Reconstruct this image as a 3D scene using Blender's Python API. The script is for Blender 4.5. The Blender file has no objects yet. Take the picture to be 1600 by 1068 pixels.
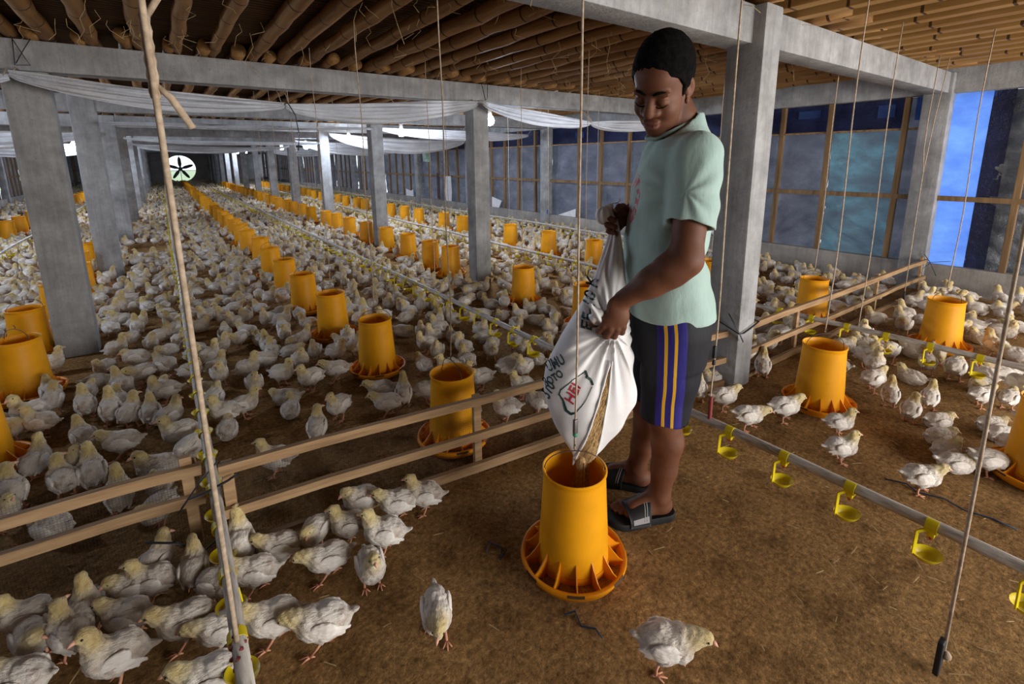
import bpy, bmesh, math, random
import numpy as np
from mathutils import Vector, Matrix

C = bpy.context.scene.collection
SC = bpy.context.scene

# ------------------------------------------------------------------ camera
cam_data = bpy.data.cameras.new('camera')
cam = bpy.data.objects.new('camera', cam_data)
C.objects.link(cam)
F_PX, YAW, PITCH, ROLL = 745.86, 0.6247, 0.1976, -0.0098
cam_data.sensor_fit = 'HORIZONTAL'
cam_data.sensor_width = 36.0
cam_data.lens = F_PX / 1600 * 36.0
cam_data.shift_y = -135.26 / 1600
cam_data.clip_start = 0.02
fw = Vector((math.sin(YAW) * math.cos(PITCH), math.cos(YAW) * math.cos(PITCH), -math.sin(PITCH)))
rt = Vector((math.cos(YAW), -math.sin(YAW), 0))
up = rt.cross(fw)
r2 = math.cos(ROLL) * rt + math.sin(ROLL) * up
u2 = -math.sin(ROLL) * rt + math.cos(ROLL) * up
cam.matrix_world = Matrix(((r2.x, u2.x, -fw.x, 0), (r2.y, u2.y, -fw.y, 0), (r2.z, u2.z, -fw.z, 1.25), (0, 0, 0, 1)))
SC.camera = cam

# ------------------------------------------------------------------ view, world, daylight
SC.view_settings.view_transform = 'Standard'
SC.view_settings.look = 'None'
SC.view_settings.gamma = 1.0
SC.view_settings.exposure = 0.5
SC.view_settings.use_curve_mapping = False
SC.cycles.use_denoising = True
SC.cycles.caustics_reflective = False
SC.cycles.caustics_refractive = False
world = bpy.data.worlds.new('overcast_sky')
SC.world = world
world.use_nodes = True
wn = world.node_tree
wn.nodes['Background'].inputs[0].default_value = (0.80, 0.90, 1.0, 1)
wn.nodes['Background'].inputs[1].default_value = 1.1


def area(name, loc, target, sx, sy, power, col):
    d = bpy.data.lights.new(name, 'AREA')
    d.shape = 'RECTANGLE'
    d.size, d.size_y, d.energy, d.color = sx, sy, power, col
    o = bpy.data.objects.new(name, d)
    C.objects.link(o)
    o.location = loc
    o.rotation_euler = (Vector(target) - Vector(loc)).to_track_quat('-Z', 'Y').to_euler()
    return o


# daylight entering the open doorway of the gable behind the camera, plus an added fill lamp inside the sheeted right wall
area('doorway_daylight', (3.2, -3.75, 1.0), (2.1, 3.0, 0.7), 5.0, 1.6, 260, (1.0, 0.955, 0.89))
area('right_side_fill', (5.7, -0.75, 1.0), (2.0, 0.6, 0.4), 1.5, 1.4, 18, (1.0, 0.955, 0.89))

# ------------------------------------------------------------------ tagging
def tag(o, label=None, cat=None, group=None, kind=None):
    if label: o['label'] = label
    if cat: o['category'] = cat
    if group: o['group'] = group
    if kind: o['kind'] = kind
    return o


def empty(name, loc=(0, 0, 0), rz=0.0):
    o = bpy.data.objects.new(name, None)
    o.empty_display_size = 0.05
    C.objects.link(o)
    o.location = loc
    o.rotation_euler = (0, 0, rz)
    return o


# ------------------------------------------------------------------ mesh collector
def mesh_from(name, V, Fc, mats, midx=None, smooth=True):
    me = bpy.data.meshes.new(name)
    V = np.asarray(V, dtype=np.float32).reshape(-1, 3)
    if isinstance(Fc, np.ndarray):
        n, k = Fc.shape
        me.vertices.add(len(V))
        me.vertices.foreach_set('co', V.ravel())
        me.loops.add(n * k)
        me.loops.foreach_set('vertex_index', Fc.astype(np.int32).ravel())
        me.polygons.add(n)
        me.polygons.foreach_set('loop_start', np.arange(0, n * k, k, dtype=np.int32))
        me.polygons.foreach_set('loop_total', np.full(n, k, dtype=np.int32))
        me.update(calc_edges=True)
        me.validate()
    else:
        me.from_pydata([tuple(map(float, v)) for v in V], [], Fc)
        me.update()
    for m in (mats if isinstance(mats, (list, tuple)) else [mats]):
        me.materials.append(m)
    if midx is not None:
        me.polygons.foreach_set('material_index', np.asarray(midx, dtype=np.int32))
    if smooth:
        me.polygons.foreach_set('use_smooth', np.ones(len(me.polygons), dtype=bool))
    return me


def link(name, me, parent=None):
    o = bpy.data.objects.new(name, me)
    C.objects.link(o)
    if parent is not None:
        o.parent = parent
    return o


class MB:
    """collects shapes of one part and links them as one mesh"""
    def __init__(self):
        self.v, self.f, self.m = [], [], []

    def add(self, V, Fc, m=0):
        b = len(self.v)
        self.v += [tuple(p) for p in V]
        self.f += [tuple(i + b for i in q) for q in Fc]
        self.m += [m] * len(Fc)
        return self

    def box(self, c, s, rot=None, bev=0.0, m=0):
        bm = bmesh.new()
        bmesh.ops.create_cube(bm, size=1.0)
        for v in bm.verts:
            v.co = Vector((v.co.x * s[0], v.co.y * s[1], v.co.z * s[2]))
        if bev:
            bmesh.ops.bevel(bm, geom=bm.edges[:], offset=bev, segments=2, profile=0.6, affect='EDGES')
        R = rot if rot is not None else Matrix.Identity(3)
        bm.verts.index_update()
        self.add([R @ v.co + Vector(c) for v in bm.verts], [[v.index for v in q.verts] for q in bm.faces], m)
        bm.free()
        return self

    def bar(self, a, b, w, h, bev=0.0, m=0, upv=(0, 0, 1)):
        a, b = Vector(a), Vector(b)
        x = (b - a).normalized()
        y = Vector(upv).cross(x).normalized()
        z = x.cross(y)
        R = Matrix((x, y, z)).transposed()
        return self.box((a + b) / 2, ((b - a).length, w, h), R, bev, m)

    def tube(self, pts, r, n=8, cap=True, m=0, flat=1.0):
        pts = [Vector(p) for p in pts]
        k = len(pts)
        rr = r if isinstance(r, (list, tuple, np.ndarray)) else [r] * k
        V, Fc = [], []
        t0 = (pts[1] - pts[0]).normalized()
        ref = Vector((0, 0, 1)) if abs(t0.z) < 0.9 else Vector((1, 0, 0))
        nx = t0.cross(ref).normalized()
        for i, p in enumerate(pts):
            t = (pts[min(i + 1, k - 1)] - pts[max(i - 1, 0)]).normalized()
            nx = (nx - t * nx.dot(t)).normalized()
            ny = t.cross(nx)
            for j in range(n):
                a = 2 * math.pi * j / n
                V.append(p + nx * (math.cos(a) * rr[i]) + ny * (math.sin(a) * rr[i] * flat))
        for i in range(k - 1):
            for j in range(n):
                j2 = (j + 1) % n
                Fc.append((i * n + j, i * n + j2, (i + 1) * n + j2, (i + 1) * n + j))
        if cap:
            Fc.append(tuple(range(n - 1, -1, -1)))
            Fc.append(tuple((k - 1) * n + j for j in range(n)))
        return self.add(V, Fc, m)

    def lathe(self, prof, n=32, c=(0, 0, 0), closed=False, m=0):
        """prof: list of (radius, z), open profile, outward when going up"""
        V, Fc = [], []
        for (r, z) in prof:
            for j in range(n):
                a = 2 * math.pi * j / n
                V.append((c[0] + r * math.cos(a), c[1] + r * math.sin(a), c[2] + z))
        k = len(prof)
        for i in range(k if closed else k - 1):
            i2 = (i + 1) % k
            for j in range(n):
                j2 = (j + 1) % n
                Fc.append((i * n + j, i * n + j2, i2 * n + j2, i2 * n + j))
        return self.add(V, Fc, m)

    def ball(self, c, r, n=10, m=0):
        R = r if isinstance(r, (tuple, list)) else (r, r, r)
        V, Fc = [(c[0], c[1], c[2] - R[2])], []
        h = n // 2
        for i in range(1, h):
            t = -math.pi / 2 + math.pi * i / h
            for j in range(n):
                a = 2 * math.pi * j / n
                V.append((c[0] + R[0] * math.cos(t) * math.cos(a), c[1] + R[1] * math.cos(t) * math.sin(a), c[2] + R[2] * math.sin(t)))
        V.append((c[0], c[1], c[2] + R[2]))
        for j in range(n):
            Fc.append((0, 1 + (j + 1) % n, 1 + j))
            Fc.append((len(V) - 1, len(V) - 1 - n + j, len(V) - 1 - n + (j + 1) % n))
        for i in range(h - 2):
            for j in range(n):
                j2 = (j + 1) % n
                Fc.append((1 + i * n + j, 1 + i * n + j2, 1 + (i + 1) * n + j2, 1 + (i + 1) * n + j))
        return self.add(V, Fc, m)

    def mesh(self, name, mats, smooth=False):
        return mesh_from(name, self.v, self.f, mats, self.m, smooth)

    def build(self, name, mats, parent=None, smooth=False, ang=None):
        me = self.mesh(name, mats, smooth or ang is not None)
        if ang is not None:
            me.set_sharp_from_angle(angle=math.radians(ang))
        return link(name, me, parent)


# ------------------------------------------------------------------ signed distance sculpting (numpy + surface nets)
class Field:
    def __init__(self, lo, hi, res):
        self.lo = np.array(lo, float)
        self.res = res
        n = np.ceil((np.array(hi, float) - self.lo) / res).astype(int) + 1
        self.d = np.full(n, 0.05, dtype=np.float32)
        self.ax = [self.lo[i] + res * np.arange(n[i]) for i in range(3)]

    def _sub(self, lo, hi):
        s = []
        for i in range(3):
            a = int(max(0, math.floor((lo[i] - self.lo[i]) / self.res)))
            b = int(min(self.d.shape[i], math.ceil((hi[i] - self.lo[i]) / self.res) + 1))
            if b <= a: return None, None
            s.append(slice(a, b))
        g = np.meshgrid(*[self.ax[i][s[i]].astype(np.float32) for i in range(3)], indexing='ij')
        return tuple(s), g

    def op(self, fn, lo, hi, k=0.01, mode='add'):
        pad = max(0.05, 2 * k)
        s, g = self._sub(np.array(lo) - pad, np.array(hi) + pad)
        if s is None: return self
        e = fn(*g).astype(np.float32)
        a = self.d[s]
        if mode == 'sub':
            e = -e
            h = np.clip(0.5 - 0.5 * (a - e) / max(k, 1e-6), 0, 1)
            h = np.clip(0.5 + 0.5 * (a - e) / max(k, 1e-6), 0, 1)
            self.d[s] = e * (1 - h) + a * h + k * h * (1 - h)
        else:
            h = np.clip(0.5 + 0.5 * (e - a) / max(k, 1e-6), 0, 1)
            self.d[s] = e * (1 - h) + a * h - k * h * (1 - h)
        return self

    def cone(self, a, b, ra, rb, k=0.01, mode='add', sq=None):
        """round cone; sq=(axis, factor) squashes the section along an axis"""
        a, b = np.array(a, float), np.array(b, float)
        ab = b - a
        L = float(ab @ ab) + 1e-12
        ax = None
        if sq is not None:
            ax = np.array(sq[0], float)
            ax = ax - ab * (ax @ ab) / L
            ax /= np.linalg.norm(ax)
        def fn(X, Y, Z):
            px, py, pz = X - a[0], Y - a[1], Z - a[2]
            t = np.clip((px * ab[0] + py * ab[1] + pz * ab[2]) / L, 0, 1)
            qx, qy, qz = px - t * ab[0], py - t * ab[1], pz - t * ab[2]
            if ax is not None:
                w = qx * ax[0] + qy * ax[1] + qz * ax[2]
                e = (1 / sq[1] - 1) * w
                qx, qy, qz = qx + e * ax[0], qy + e * ax[1], qz + e * ax[2]
            d = np.sqrt(qx * qx + qy * qy + qz * qz) - (ra + (rb - ra) * t)
            return d * (min(1.0, sq[1]) if sq is not None else 1.0) if False else d
        R = max(ra, rb) * (max(1.0, sq[1]) if sq is not None else 1)
        return self.op(fn, np.minimum(a, b) - R, np.maximum(a, b) + R, k, mode)

    def chain(self, P, R, k=0.01, sq=None):
        for i in range(len(P) - 1):
            self.cone(P[i], P[i + 1], R[i], R[i + 1], k, 'add', sq)
        return self

    def ell(self, c, r, rot=None, k=0.01, mode='add'):
        c, r = np.array(c, float), np.array(r, float)
        M = np.eye(3) if rot is None else np.array(rot, float)
        def fn(X, Y, Z):
            p = [X - c[0], Y - c[1], Z - c[2]]
            q = [M[0][i] * p[0] + M[1][i] * p[1] + M[2][i] * p[2] for i in range(3)]
            k0 = np.sqrt((q[0] / r[0]) ** 2 + (q[1] / r[1]) ** 2 + (q[2] / r[2]) ** 2)
            k1 = np.sqrt((q[0] / r[0] ** 2) ** 2 + (q[1] / r[1] ** 2) ** 2 + (q[2] / r[2] ** 2) ** 2) + 1e-9
            return k0 * (k0 - 1) / k1
        R = float(max(r))
        return self.op(fn, c - R, c + R, k, mode)

    def mesh(self):
        d = self.d
        sgn = d < 0
        nx, ny, nz = d.shape
        mixed = np.zeros((nx - 1, ny - 1, nz - 1), dtype=np.int8)
        for i in (0, 1):
            for j in (0, 1):
                for k in (0, 1):
                    mixed += sgn[i:nx - 1 + i, j:ny - 1 + j, k:nz - 1 + k]
        cell = np.argwhere((mixed > 0) & (mixed < 8))
        idx = np.full(mixed.shape, -1, dtype=np.int32)
        idx[cell[:, 0], cell[:, 1], cell[:, 2]] = np.arange(len(cell))
        acc = np.zeros((len(cell), 3))
        cnt = np.zeros(len(cell))
        corners = [(i, j, k) for i in (0, 1) for j in (0, 1) for k in (0, 1)]
        for a in corners:
            for ax in range(3):
                if a[ax]: continue
                b = list(a); b[ax] = 1
                da = d[cell[:, 0] + a[0], cell[:, 1] + a[1], cell[:, 2] + a[2]]
                db = d[cell[:, 0] + b[0], cell[:, 1] + b[1], cell[:, 2] + b[2]]
                x = (da < 0) != (db < 0)
                t = np.where(x, da / np.where(x, da - db, 1), 0)
                p = np.tile(np.array(a, float), (len(cell), 1))
                p[:, ax] = t
                acc[x] += p[x]
                cnt[x] += 1
        V = (cell + acc / cnt[:, None]) * self.res + self.lo
        Q = []
        for ax in range(3):
            u, w = [(1, 2), (2, 0), (0, 1)][ax]
            sl = [slice(None)] * 3; s2 = [slice(None)] * 3
            sl[ax] = slice(0, -1); s2[ax] = slice(1, None)
            A, B = sgn[tuple(sl)], sgn[tuple(s2)]
            e = np.argwhere(A != B)
            e = e[(e[:, u] > 0) & (e[:, w] > 0) & (e[:, u] < d.shape[u] - 1) & (e[:, w] < d.shape[w] - 1)]
            fl = A[e[:, 0], e[:, 1], e[:, 2]]
            def g(du, dw):
                q = e.copy(); q[:, u] += du; q[:, w] += dw
                return idx[q[:, 0], q[:, 1], q[:, 2]]
            q = np.stack([g(-1, -1), g(0, -1), g(0, 0), g(-1, 0)], 1)
            q[~fl] = q[~fl][:, ::-1]
            Q.append(q)
        Q = np.concatenate(Q)
        return V, Q[(Q >= 0).all(1)]


def relax(V, Q, n=1, lam=0.5):
    """a few rounds of laplacian smoothing on a quad mesh"""
    e = np.concatenate([Q[:, [i, (i + 1) % 4]] for i in range(4)])
    e = np.concatenate([e, e[:, ::-1]])
    for _ in range(n):
        s = np.zeros_like(V); c = np.zeros(len(V))
        for k in range(3): s[:, k] = np.bincount(e[:, 0], V[e[:, 1], k], len(V))
        c = np.bincount(e[:, 0], minlength=len(V))
        V = V + lam * (s / np.maximum(c, 1)[:, None] - V)
    return V


def vnormals(V, Q):
    n = np.cross(V[Q[:, 2]] - V[Q[:, 0]], V[Q[:, 3]] - V[Q[:, 1]])
    out = np.zeros_like(V)
    for i in range(4):
        for k in range(3): out[:, k] += np.bincount(Q[:, i], n[:, k], len(V))
    return out / (np.linalg.norm(out, axis=1)[:, None] + 1e-12)


def wob(P, f, seed=0):
    """cheap smooth noise in about -1..1"""
    r = np.random.RandomState(seed)
    s = np.zeros(len(P))
    for i in range(6):
        k = r.normal(size=3); k *= f * (0.7 + 0.6 * r.rand()) / np.linalg.norm(k)
        s += np.sin(P @ k + r.rand() * 6.28)
    return s / 3.0


def euler(rx, ry, rz):
    return np.array(Matrix.Rotation(rz, 3, 'Z') @ Matrix.Rotation(ry, 3, 'Y') @ Matrix.Rotation(rx, 3, 'X'))


# ------------------------------------------------------------------ materials
def new_mat(name):
    m = bpy.data.materials.new(name)
    m.use_nodes = True
    return m, m.node_tree, m.node_tree.nodes['Principled BSDF']


def ramp(nt, cols):
    r = nt.nodes.new('ShaderNodeValToRGB')
    e = r.color_ramp.elements
    e[0].position, e[0].color = cols[0][0], (*cols[0][1], 1)
    e[1].position, e[1].color = cols[-1][0], (*cols[-1][1], 1)
    for p, c in cols[1:-1]:
        q = e.new(p); q.color = (*c, 1)
    return r


def tex(nt, scale, detail=4, rough=0.6, stretch=(1, 1, 1), coord='Object', kind='ShaderNodeTexNoise'):
    tc = nt.nodes.new('ShaderNodeTexCoord')
    mp = nt.nodes.new('ShaderNodeMapping')
    mp.inputs['Scale'].default_value = stretch
    nt.links.new(tc.outputs[coord], mp.inputs['Vector'])
    t = nt.nodes.new(kind)
    t.inputs['Scale'].default_value = scale
    if kind == 'ShaderNodeTexNoise':
        t.inputs['Detail'].default_value = detail
        t.inputs['Roughness'].default_value = rough
    nt.links.new(mp.outputs[0], t.inputs['Vector'])
    return t


def bump(nt, b, src, strength, dist):
    bp = nt.nodes.new('ShaderNodeBump')
    bp.inputs['Strength'].default_value = strength
    bp.inputs['Distance'].default_value = dist
    nt.links.new(src, bp.inputs['Height'])
    nt.links.new(bp.outputs[0], b.inputs['Normal'])
    return bp


def noisy(name, cols, scale=8, rough=0.7, stretch=(1, 1, 1), bstr=0.3, bdist=0.01, bscale=None, spec=0.3, detail=5, coord='Object', sheen=0):
    m, nt, b = new_mat(name)
    t = tex(nt, scale, detail, 0.6, stretch, coord)
    r = ramp(nt, cols)
    nt.links.new(t.outputs[0], r.inputs[0])
    nt.links.new(r.outputs[0], b.inputs['Base Color'])
    b.inputs['Roughness'].default_value = rough
    b.inputs['Specular IOR Level'].default_value = spec
    if sheen: b.inputs['Sheen Weight'].default_value = sheen
    if bstr:
        t2 = tex(nt, bscale or scale * 3, 4, 0.6, stretch, coord)
        bump(nt, b, t2.outputs[0], bstr, bdist)
    return m


def plain(name, col, rough=0.5, spec=0.5, metal=0.0):
    m, nt, b = new_mat(name)
    b.inputs['Base Color'].default_value = (*col, 1)
    b.inputs['Roughness'].default_value = rough
    b.inputs['Specular IOR Level'].default_value = spec
    b.inputs['Metallic'].default_value = metal
    return m


def mix(nt, a, b, fac):
    n = nt.nodes.new('ShaderNodeMix'); n.data_type = 'RGBA'
    for s, v in ((n.inputs[0], fac), (n.inputs[6], a), (n.inputs[7], b)):
        if hasattr(v, 'is_linked') or isinstance(v, bpy.types.NodeSocket): nt.links.new(v, s)
        elif isinstance(v, (int, float)): s.default_value = v
        else: s.default_value = (*v, 1)
    return n.outputs[2]
# ------------------------------------------------------------------ materials of the barn
def concrete(name, dark, light, sc=5):
    m, nt, b = new_mat(name)
    t = tex(nt, sc, 8, 0.65)
    r = ramp(nt, [(0.3, dark), (0.52, tuple((a + c) / 2 for a, c in zip(dark, light))), (0.72, light)])
    nt.links.new(t.outputs[0], r.inputs[0])
    t3 = tex(nt, 3.0, 5, 0.7, (14, 14, 0.6))
    r3 = ramp(nt, [(0.42, (1, 1, 1)), (0.6, (0.72, 0.70, 0.68)), (0.75, (0.5, 0.48, 0.46))])
    nt.links.new(t3.outputs[0], r3.inputs[0])
    x = nt.nodes.new('ShaderNodeMix'); x.data_type = 'RGBA'; x.blend_type = 'MULTIPLY'
    x.inputs[0].default_value = 0.45
    nt.links.new(r.outputs[0], x.inputs[6]); nt.links.new(r3.outputs[0], x.inputs[7])
    t4 = tex(nt, 60, 3, 0.7)
    r4 = ramp(nt, [(0.26, (0.35, 0.34, 0.33)), (0.36, (1, 1, 1))])
    nt.links.new(t4.outputs[0], r4.inputs[0])
    y = nt.nodes.new('ShaderNodeMix'); y.data_type = 'RGBA'; y.blend_type = 'MULTIPLY'
    y.inputs[0].default_value = 0.6
    nt.links.new(x.outputs[2], y.inputs[6]); nt.links.new(r4.outputs[0], y.inputs[7])
    nt.links.new(y.outputs[2], b.inputs['Base Color'])
    b.inputs['Roughness'].default_value = 0.92
    b.inputs['Specular IOR Level'].default_value = 0.15
    bump(nt, b, t4.outputs[0], 0.5, 0.006)
    return m


M = {}
M['concrete'] = concrete('cast_concrete', (0.205, 0.207, 0.213), (0.455, 0.46, 0.475))
M['block'] = concrete('rendered_block_wall', (0.22, 0.205, 0.19), (0.46, 0.43, 0.40), 3)


def bamboo(name, c0, c1, c2):
    m, nt, b = new_mat(name)
    t = tex(nt, 2.2, 6, 0.7, (9, 0.6, 9))
    r = ramp(nt, [(0.28, c0), (0.5, c1), (0.75, c2)])
    nt.links.new(t.outputs[0], r.inputs[0])
    # dark rings at the nodes of the culm
    tc = nt.nodes.new('ShaderNodeTexCoord')
    sep = nt.nodes.new('ShaderNodeSeparateXYZ'); nt.links.new(tc.outputs['Object'], sep.inputs[0])
    oi = nt.nodes.new('ShaderNodeObjectInfo')
    ad = nt.nodes.new('ShaderNodeMath'); ad.operation = 'ADD'
    nt.links.new(sep.outputs[1], ad.inputs[0]); nt.links.new(oi.outputs['Random'], ad.inputs[1])
    md = nt.nodes.new('ShaderNodeMath'); md.operation = 'MODULO'; md.inputs[1].default_value = 0.38
    ab = nt.nodes.new('ShaderNodeMath'); ab.operation = 'ABSOLUTE'
    nt.links.new(ad.outputs[0], ab.inputs[0]); nt.links.new(ab.outputs[0], md.inputs[0])
    lt = nt.nodes.new('ShaderNodeMath'); lt.operation = 'LESS_THAN'; lt.inputs[1].default_value = 0.014
    nt.links.new(md.outputs[0], lt.inputs[0])
    nt.links.new(mix(nt, r.outputs[0], tuple(x * 0.35 for x in c0), lt.outputs[0]), b.inputs['Base Color'])
    b.inputs['Roughness'].default_value = 0.6
    b.inputs['Specular IOR Level'].default_value = 0.25
    return m


M['bamboo'] = bamboo('weathered_bamboo', (0.12, 0.058, 0.02), (0.29, 0.150, 0.052), (0.43, 0.255, 0.105))
M['batten'] = bamboo('golden_daylit_batten', (0.22, 0.115, 0.035), (0.42, 0.235, 0.075), (0.55, 0.34, 0.13))  # timber tone lightened: daylight of the right bay is in the colour


def slats():
    m, nt, b = new_mat('split_bamboo_deck')
    t = tex(nt, 6, 6, 0.7, (0.5, 22, 1))
    r = ramp(nt, [(0.30, (0.03, 0.015, 0.006)), (0.48, (0.10, 0.05, 0.018)), (0.62, (0.19, 0.10, 0.038)), (0.8, (0.30, 0.17, 0.07))])
    nt.links.new(t.outputs[0], r.inputs[0])
    w = tex(nt, 7.0, 0, 0, (0.05, 1, 1), kind='ShaderNodeTexWave')
    w.bands_direction = 'Y'; w.inputs['Distortion'].default_value = 0.6
    r2_ = ramp(nt, [(0.06, (0.12, 0.11, 0.1)), (0.2, (1, 1, 1))])
    nt.links.new(w.outputs[0], r2_.inputs[0])
    x = nt.nodes.new('ShaderNodeMix'); x.data_type = 'RGBA'; x.blend_type = 'MULTIPLY'; x.inputs[0].default_value = 1
    nt.links.new(r.outputs[0], x.inputs[6]); nt.links.new(r2_.outputs[0], x.inputs[7])
    nt.links.new(x.outputs[2], b.inputs['Base Color'])
    b.inputs['Roughness'].default_value = 0.75
    b.inputs['Specular IOR Level'].default_value = 0.2
    bump(nt, b, w.outputs[0], 0.6, 0.01)
    return m


M['slats'] = slats()


def litter():
    m, nt, b = new_mat('rice_husk_litter')
    big = tex(nt, 1.1, 4, 0.6)
    rb = ramp(nt, [(0.32, (0.36, 0.205, 0.080)), (0.5, (0.49, 0.292, 0.122)), (0.7, (0.60, 0.37, 0.162))])
    nt.links.new(big.outputs[0], rb.inputs[0])
    f = tex(nt, 58, 5, 0.85)
    rf = ramp(nt, [(0.28, (0.16, 0.13, 0.10)), (0.45, (0.72, 0.68, 0.64)), (0.57, (1.15, 1.1, 1.04)), (0.72, (2.1, 2.05, 1.85))])
    nt.links.new(f.outputs[0], rf.inputs[0])
    x = nt.nodes.new('ShaderNodeMix'); x.data_type = 'RGBA'; x.blend_type = 'MULTIPLY'; x.inputs[0].default_value = 1
    nt.links.new(rb.outputs[0], x.inputs[6]); nt.links.new(rf.outputs[0], x.inputs[7])
    d = tex(nt, 7, 5, 0.7)
    rd = ramp(nt, [(0.36, (0.42, 0.38, 0.34)), (0.5, (1, 1, 1))])
    nt.links.new(d.outputs[0], rd.inputs[0])
    y = nt.nodes.new('ShaderNodeMix'); y.data_type = 'RGBA'; y.blend_type = 'MULTIPLY'; y.inputs[0].default_value = 0.7
    nt.links.new(x.outputs[2], y.inputs[6]); nt.links.new(rd.outputs[0], y.inputs[7])
    nt.links.new(y.outputs[2], b.inputs['Base Color'])
    b.inputs['Roughness'].default_value = 0.95
    b.inputs['Specular IOR Level'].default_value = 0.1
    ad = nt.nodes.new('ShaderNodeMath'); ad.operation = 'ADD'
    nt.links.new(f.outputs[0], ad.inputs[0]); nt.links.new(d.outputs[0], ad.inputs[1])
    bump(nt, b, ad.outputs[0], 1.0, 0.02)
    return m


M['litter'] = litter()
M['stud'] = noisy('old_stud_timber', [(0.3, (0.13, 0.075, 0.035)), (0.7, (0.30, 0.19, 0.095))], 3, 0.8, (8, 8, 0.7))
M['lath'] = noisy('fence_lath', [(0.28, (0.17, 0.095, 0.045)), (0.5, (0.33, 0.205, 0.105)), (0.75, (0.47, 0.31, 0.17))], 4, 0.75, (0.8, 9, 9))
M['black'] = plain('black_rubber_strap', (0.012, 0.013, 0.018), 0.6)
M['cord'] = noisy('sisal_cord', [(0.3, (0.30, 0.22, 0.15)), (0.7, (0.56, 0.45, 0.34))], 60, 0.9, bstr=0.4, bdist=0.001)


def tarp(name, cols, transl, rough=0.38, sc=3.0):
    m, nt, b = new_mat(name)
    t = tex(nt, sc, 5, 0.6, (1, 1, 1.6))
    r = ramp(nt, cols)
    nt.links.new(t.outputs[0], r.inputs[0])
    nt.links.new(r.outputs[0], b.inputs['Base Color'])
    b.inputs['Roughness'].default_value = rough
    b.inputs['Specular IOR Level'].default_value = 0.55
    t2 = tex(nt, 7, 6, 0.7, (1, 0.8, 1.5))
    t3 = tex(nt, 140, 2, 0.5, (1, 1, 0.3))
    ad = nt.nodes.new('ShaderNodeMath'); ad.operation = 'MULTIPLY_ADD'; ad.inputs[1].default_value = 0.12
    nt.links.new(t3.outputs[0], ad.inputs[0]); nt.links.new(t2.outputs[0], ad.inputs[2])
    bump(nt, b, ad.outputs[0], 0.9, 0.04)
    tr = nt.nodes.new('ShaderNodeBsdfTranslucent')
    nt.links.new(r.outputs[0], tr.inputs[0])
    mx = nt.nodes.new('ShaderNodeMixShader'); mx.inputs[0].default_value = transl
    nt.links.new(b.outputs[0], mx.inputs[1]); nt.links.new(tr.outputs[0], mx.inputs[2])
    nt.links.new(mx.outputs[0], nt.nodes['Material Output'].inputs[0])
    return m


M['tarp'] = tarp('grey_blue_tarpaulin', [(0.3, (0.09, 0.098, 0.135)), (0.55, (0.155, 0.165, 0.21)), (0.75, (0.24, 0.25, 0.30))], 0.22)
M['tarp_teal'] = tarp('teal_mottled_tarpaulin', [(0.3, (0.10, 0.12, 0.16)), (0.5, (0.12, 0.19, 0.24)), (0.7, (0.16, 0.34, 0.42))], 0.3)  # colour mottled from grey-blue to teal
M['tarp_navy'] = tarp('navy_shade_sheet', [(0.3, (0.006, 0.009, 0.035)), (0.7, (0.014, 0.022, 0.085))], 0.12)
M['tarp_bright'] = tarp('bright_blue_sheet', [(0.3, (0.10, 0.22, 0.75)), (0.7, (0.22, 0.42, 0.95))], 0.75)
M['tarp_black'] = tarp('black_silver_plastic', [(0.3, (0.06, 0.065, 0.075)), (0.55, (0.17, 0.18, 0.20)), (0.72, (0.34, 0.35, 0.37))], 0.08, 0.25)
M['net'] = tarp('white_curtain_cloth', [(0.3, (0.55, 0.55, 0.58)), (0.7, (0.78, 0.78, 0.80))], 0.35, 0.8)
M['white_sack'] = noisy('woven_white_plastic', [(0.3, (0.66, 0.66, 0.68)), (0.7, (0.82, 0.82, 0.84))], 12, 0.55, bstr=0.2, bdist=0.002, bscale=300)

# ------------------------------------------------------------------ the setting
ROW = lambda i: 1.2856 + 2.7507 * i
ZB, ZT = 1.79, 1.963
NR = 13
rnd = random.Random(5)


def struct(o):
    o['kind'] = 'structure'
    return o


fl = MB()
fl.add([(-4.2, -3.9, 0), (6.1, -3.9, 0), (6.1, 38.2, 0), (-4.2, 38.2, 0)], [(0, 1, 2, 3)])
struct(fl.build('floor', M['litter']))
MB_ = MB().box((0.95, 17.1, 2.075), (10.3, 42.1, 0.03))
struct(MB_.build('ceiling', M['slats']))

for nm, x in (('wall_right', 5.83), ('wall_left', -3.93)):
    w = MB().box((x + (-0.04 if x > 0 else 0.04), 17.1, 0.125), (0.08, 42.0, 0.25), bev=0.008)
    struct(w.build(nm, M['block']))

# end wall far away, with the round opening of the exhaust fan cut out of it
M['dark_wall'] = noisy('dark_end_wall', [(0.3, (0.24, 0.23, 0.25)), (0.7, (0.38, 0.37, 0.40))], 2, 0.9)
ew = MB()
FX, FZ, FR = 1.02, 0.885, 0.87
nseg = 48
V, Fc = [], []
def rect_hit(a):
    c, s = math.cos(a), math.sin(a)
    t = 1e9
    if c > 1e-6: t = min(t, (6.0 - FX) / c)
    if c < -1e-6: t = min(t, (-4.1 - FX) / c)
    if s > 1e-6: t = min(t, (2.06 - FZ) / s)
    if s < -1e-6: t = min(t, (0.0 - FZ) / s)
    return FX + t * c, FZ + t * s
angs = sorted([2 * math.pi * i / nseg for i in range(nseg)] + [math.atan2(z - FZ, x - FX) % (2 * math.pi) for x in (6.0, -4.1) for z in (2.06, 0.0)])
na = len(angs)
for y in (38.0, 38.12):
    for a in angs:
        V.append((FX + FR * math.cos(a), y, FZ + FR * math.sin(a)))
        hx, hz = rect_hit(a)
        V.append((hx, y, hz))
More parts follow.
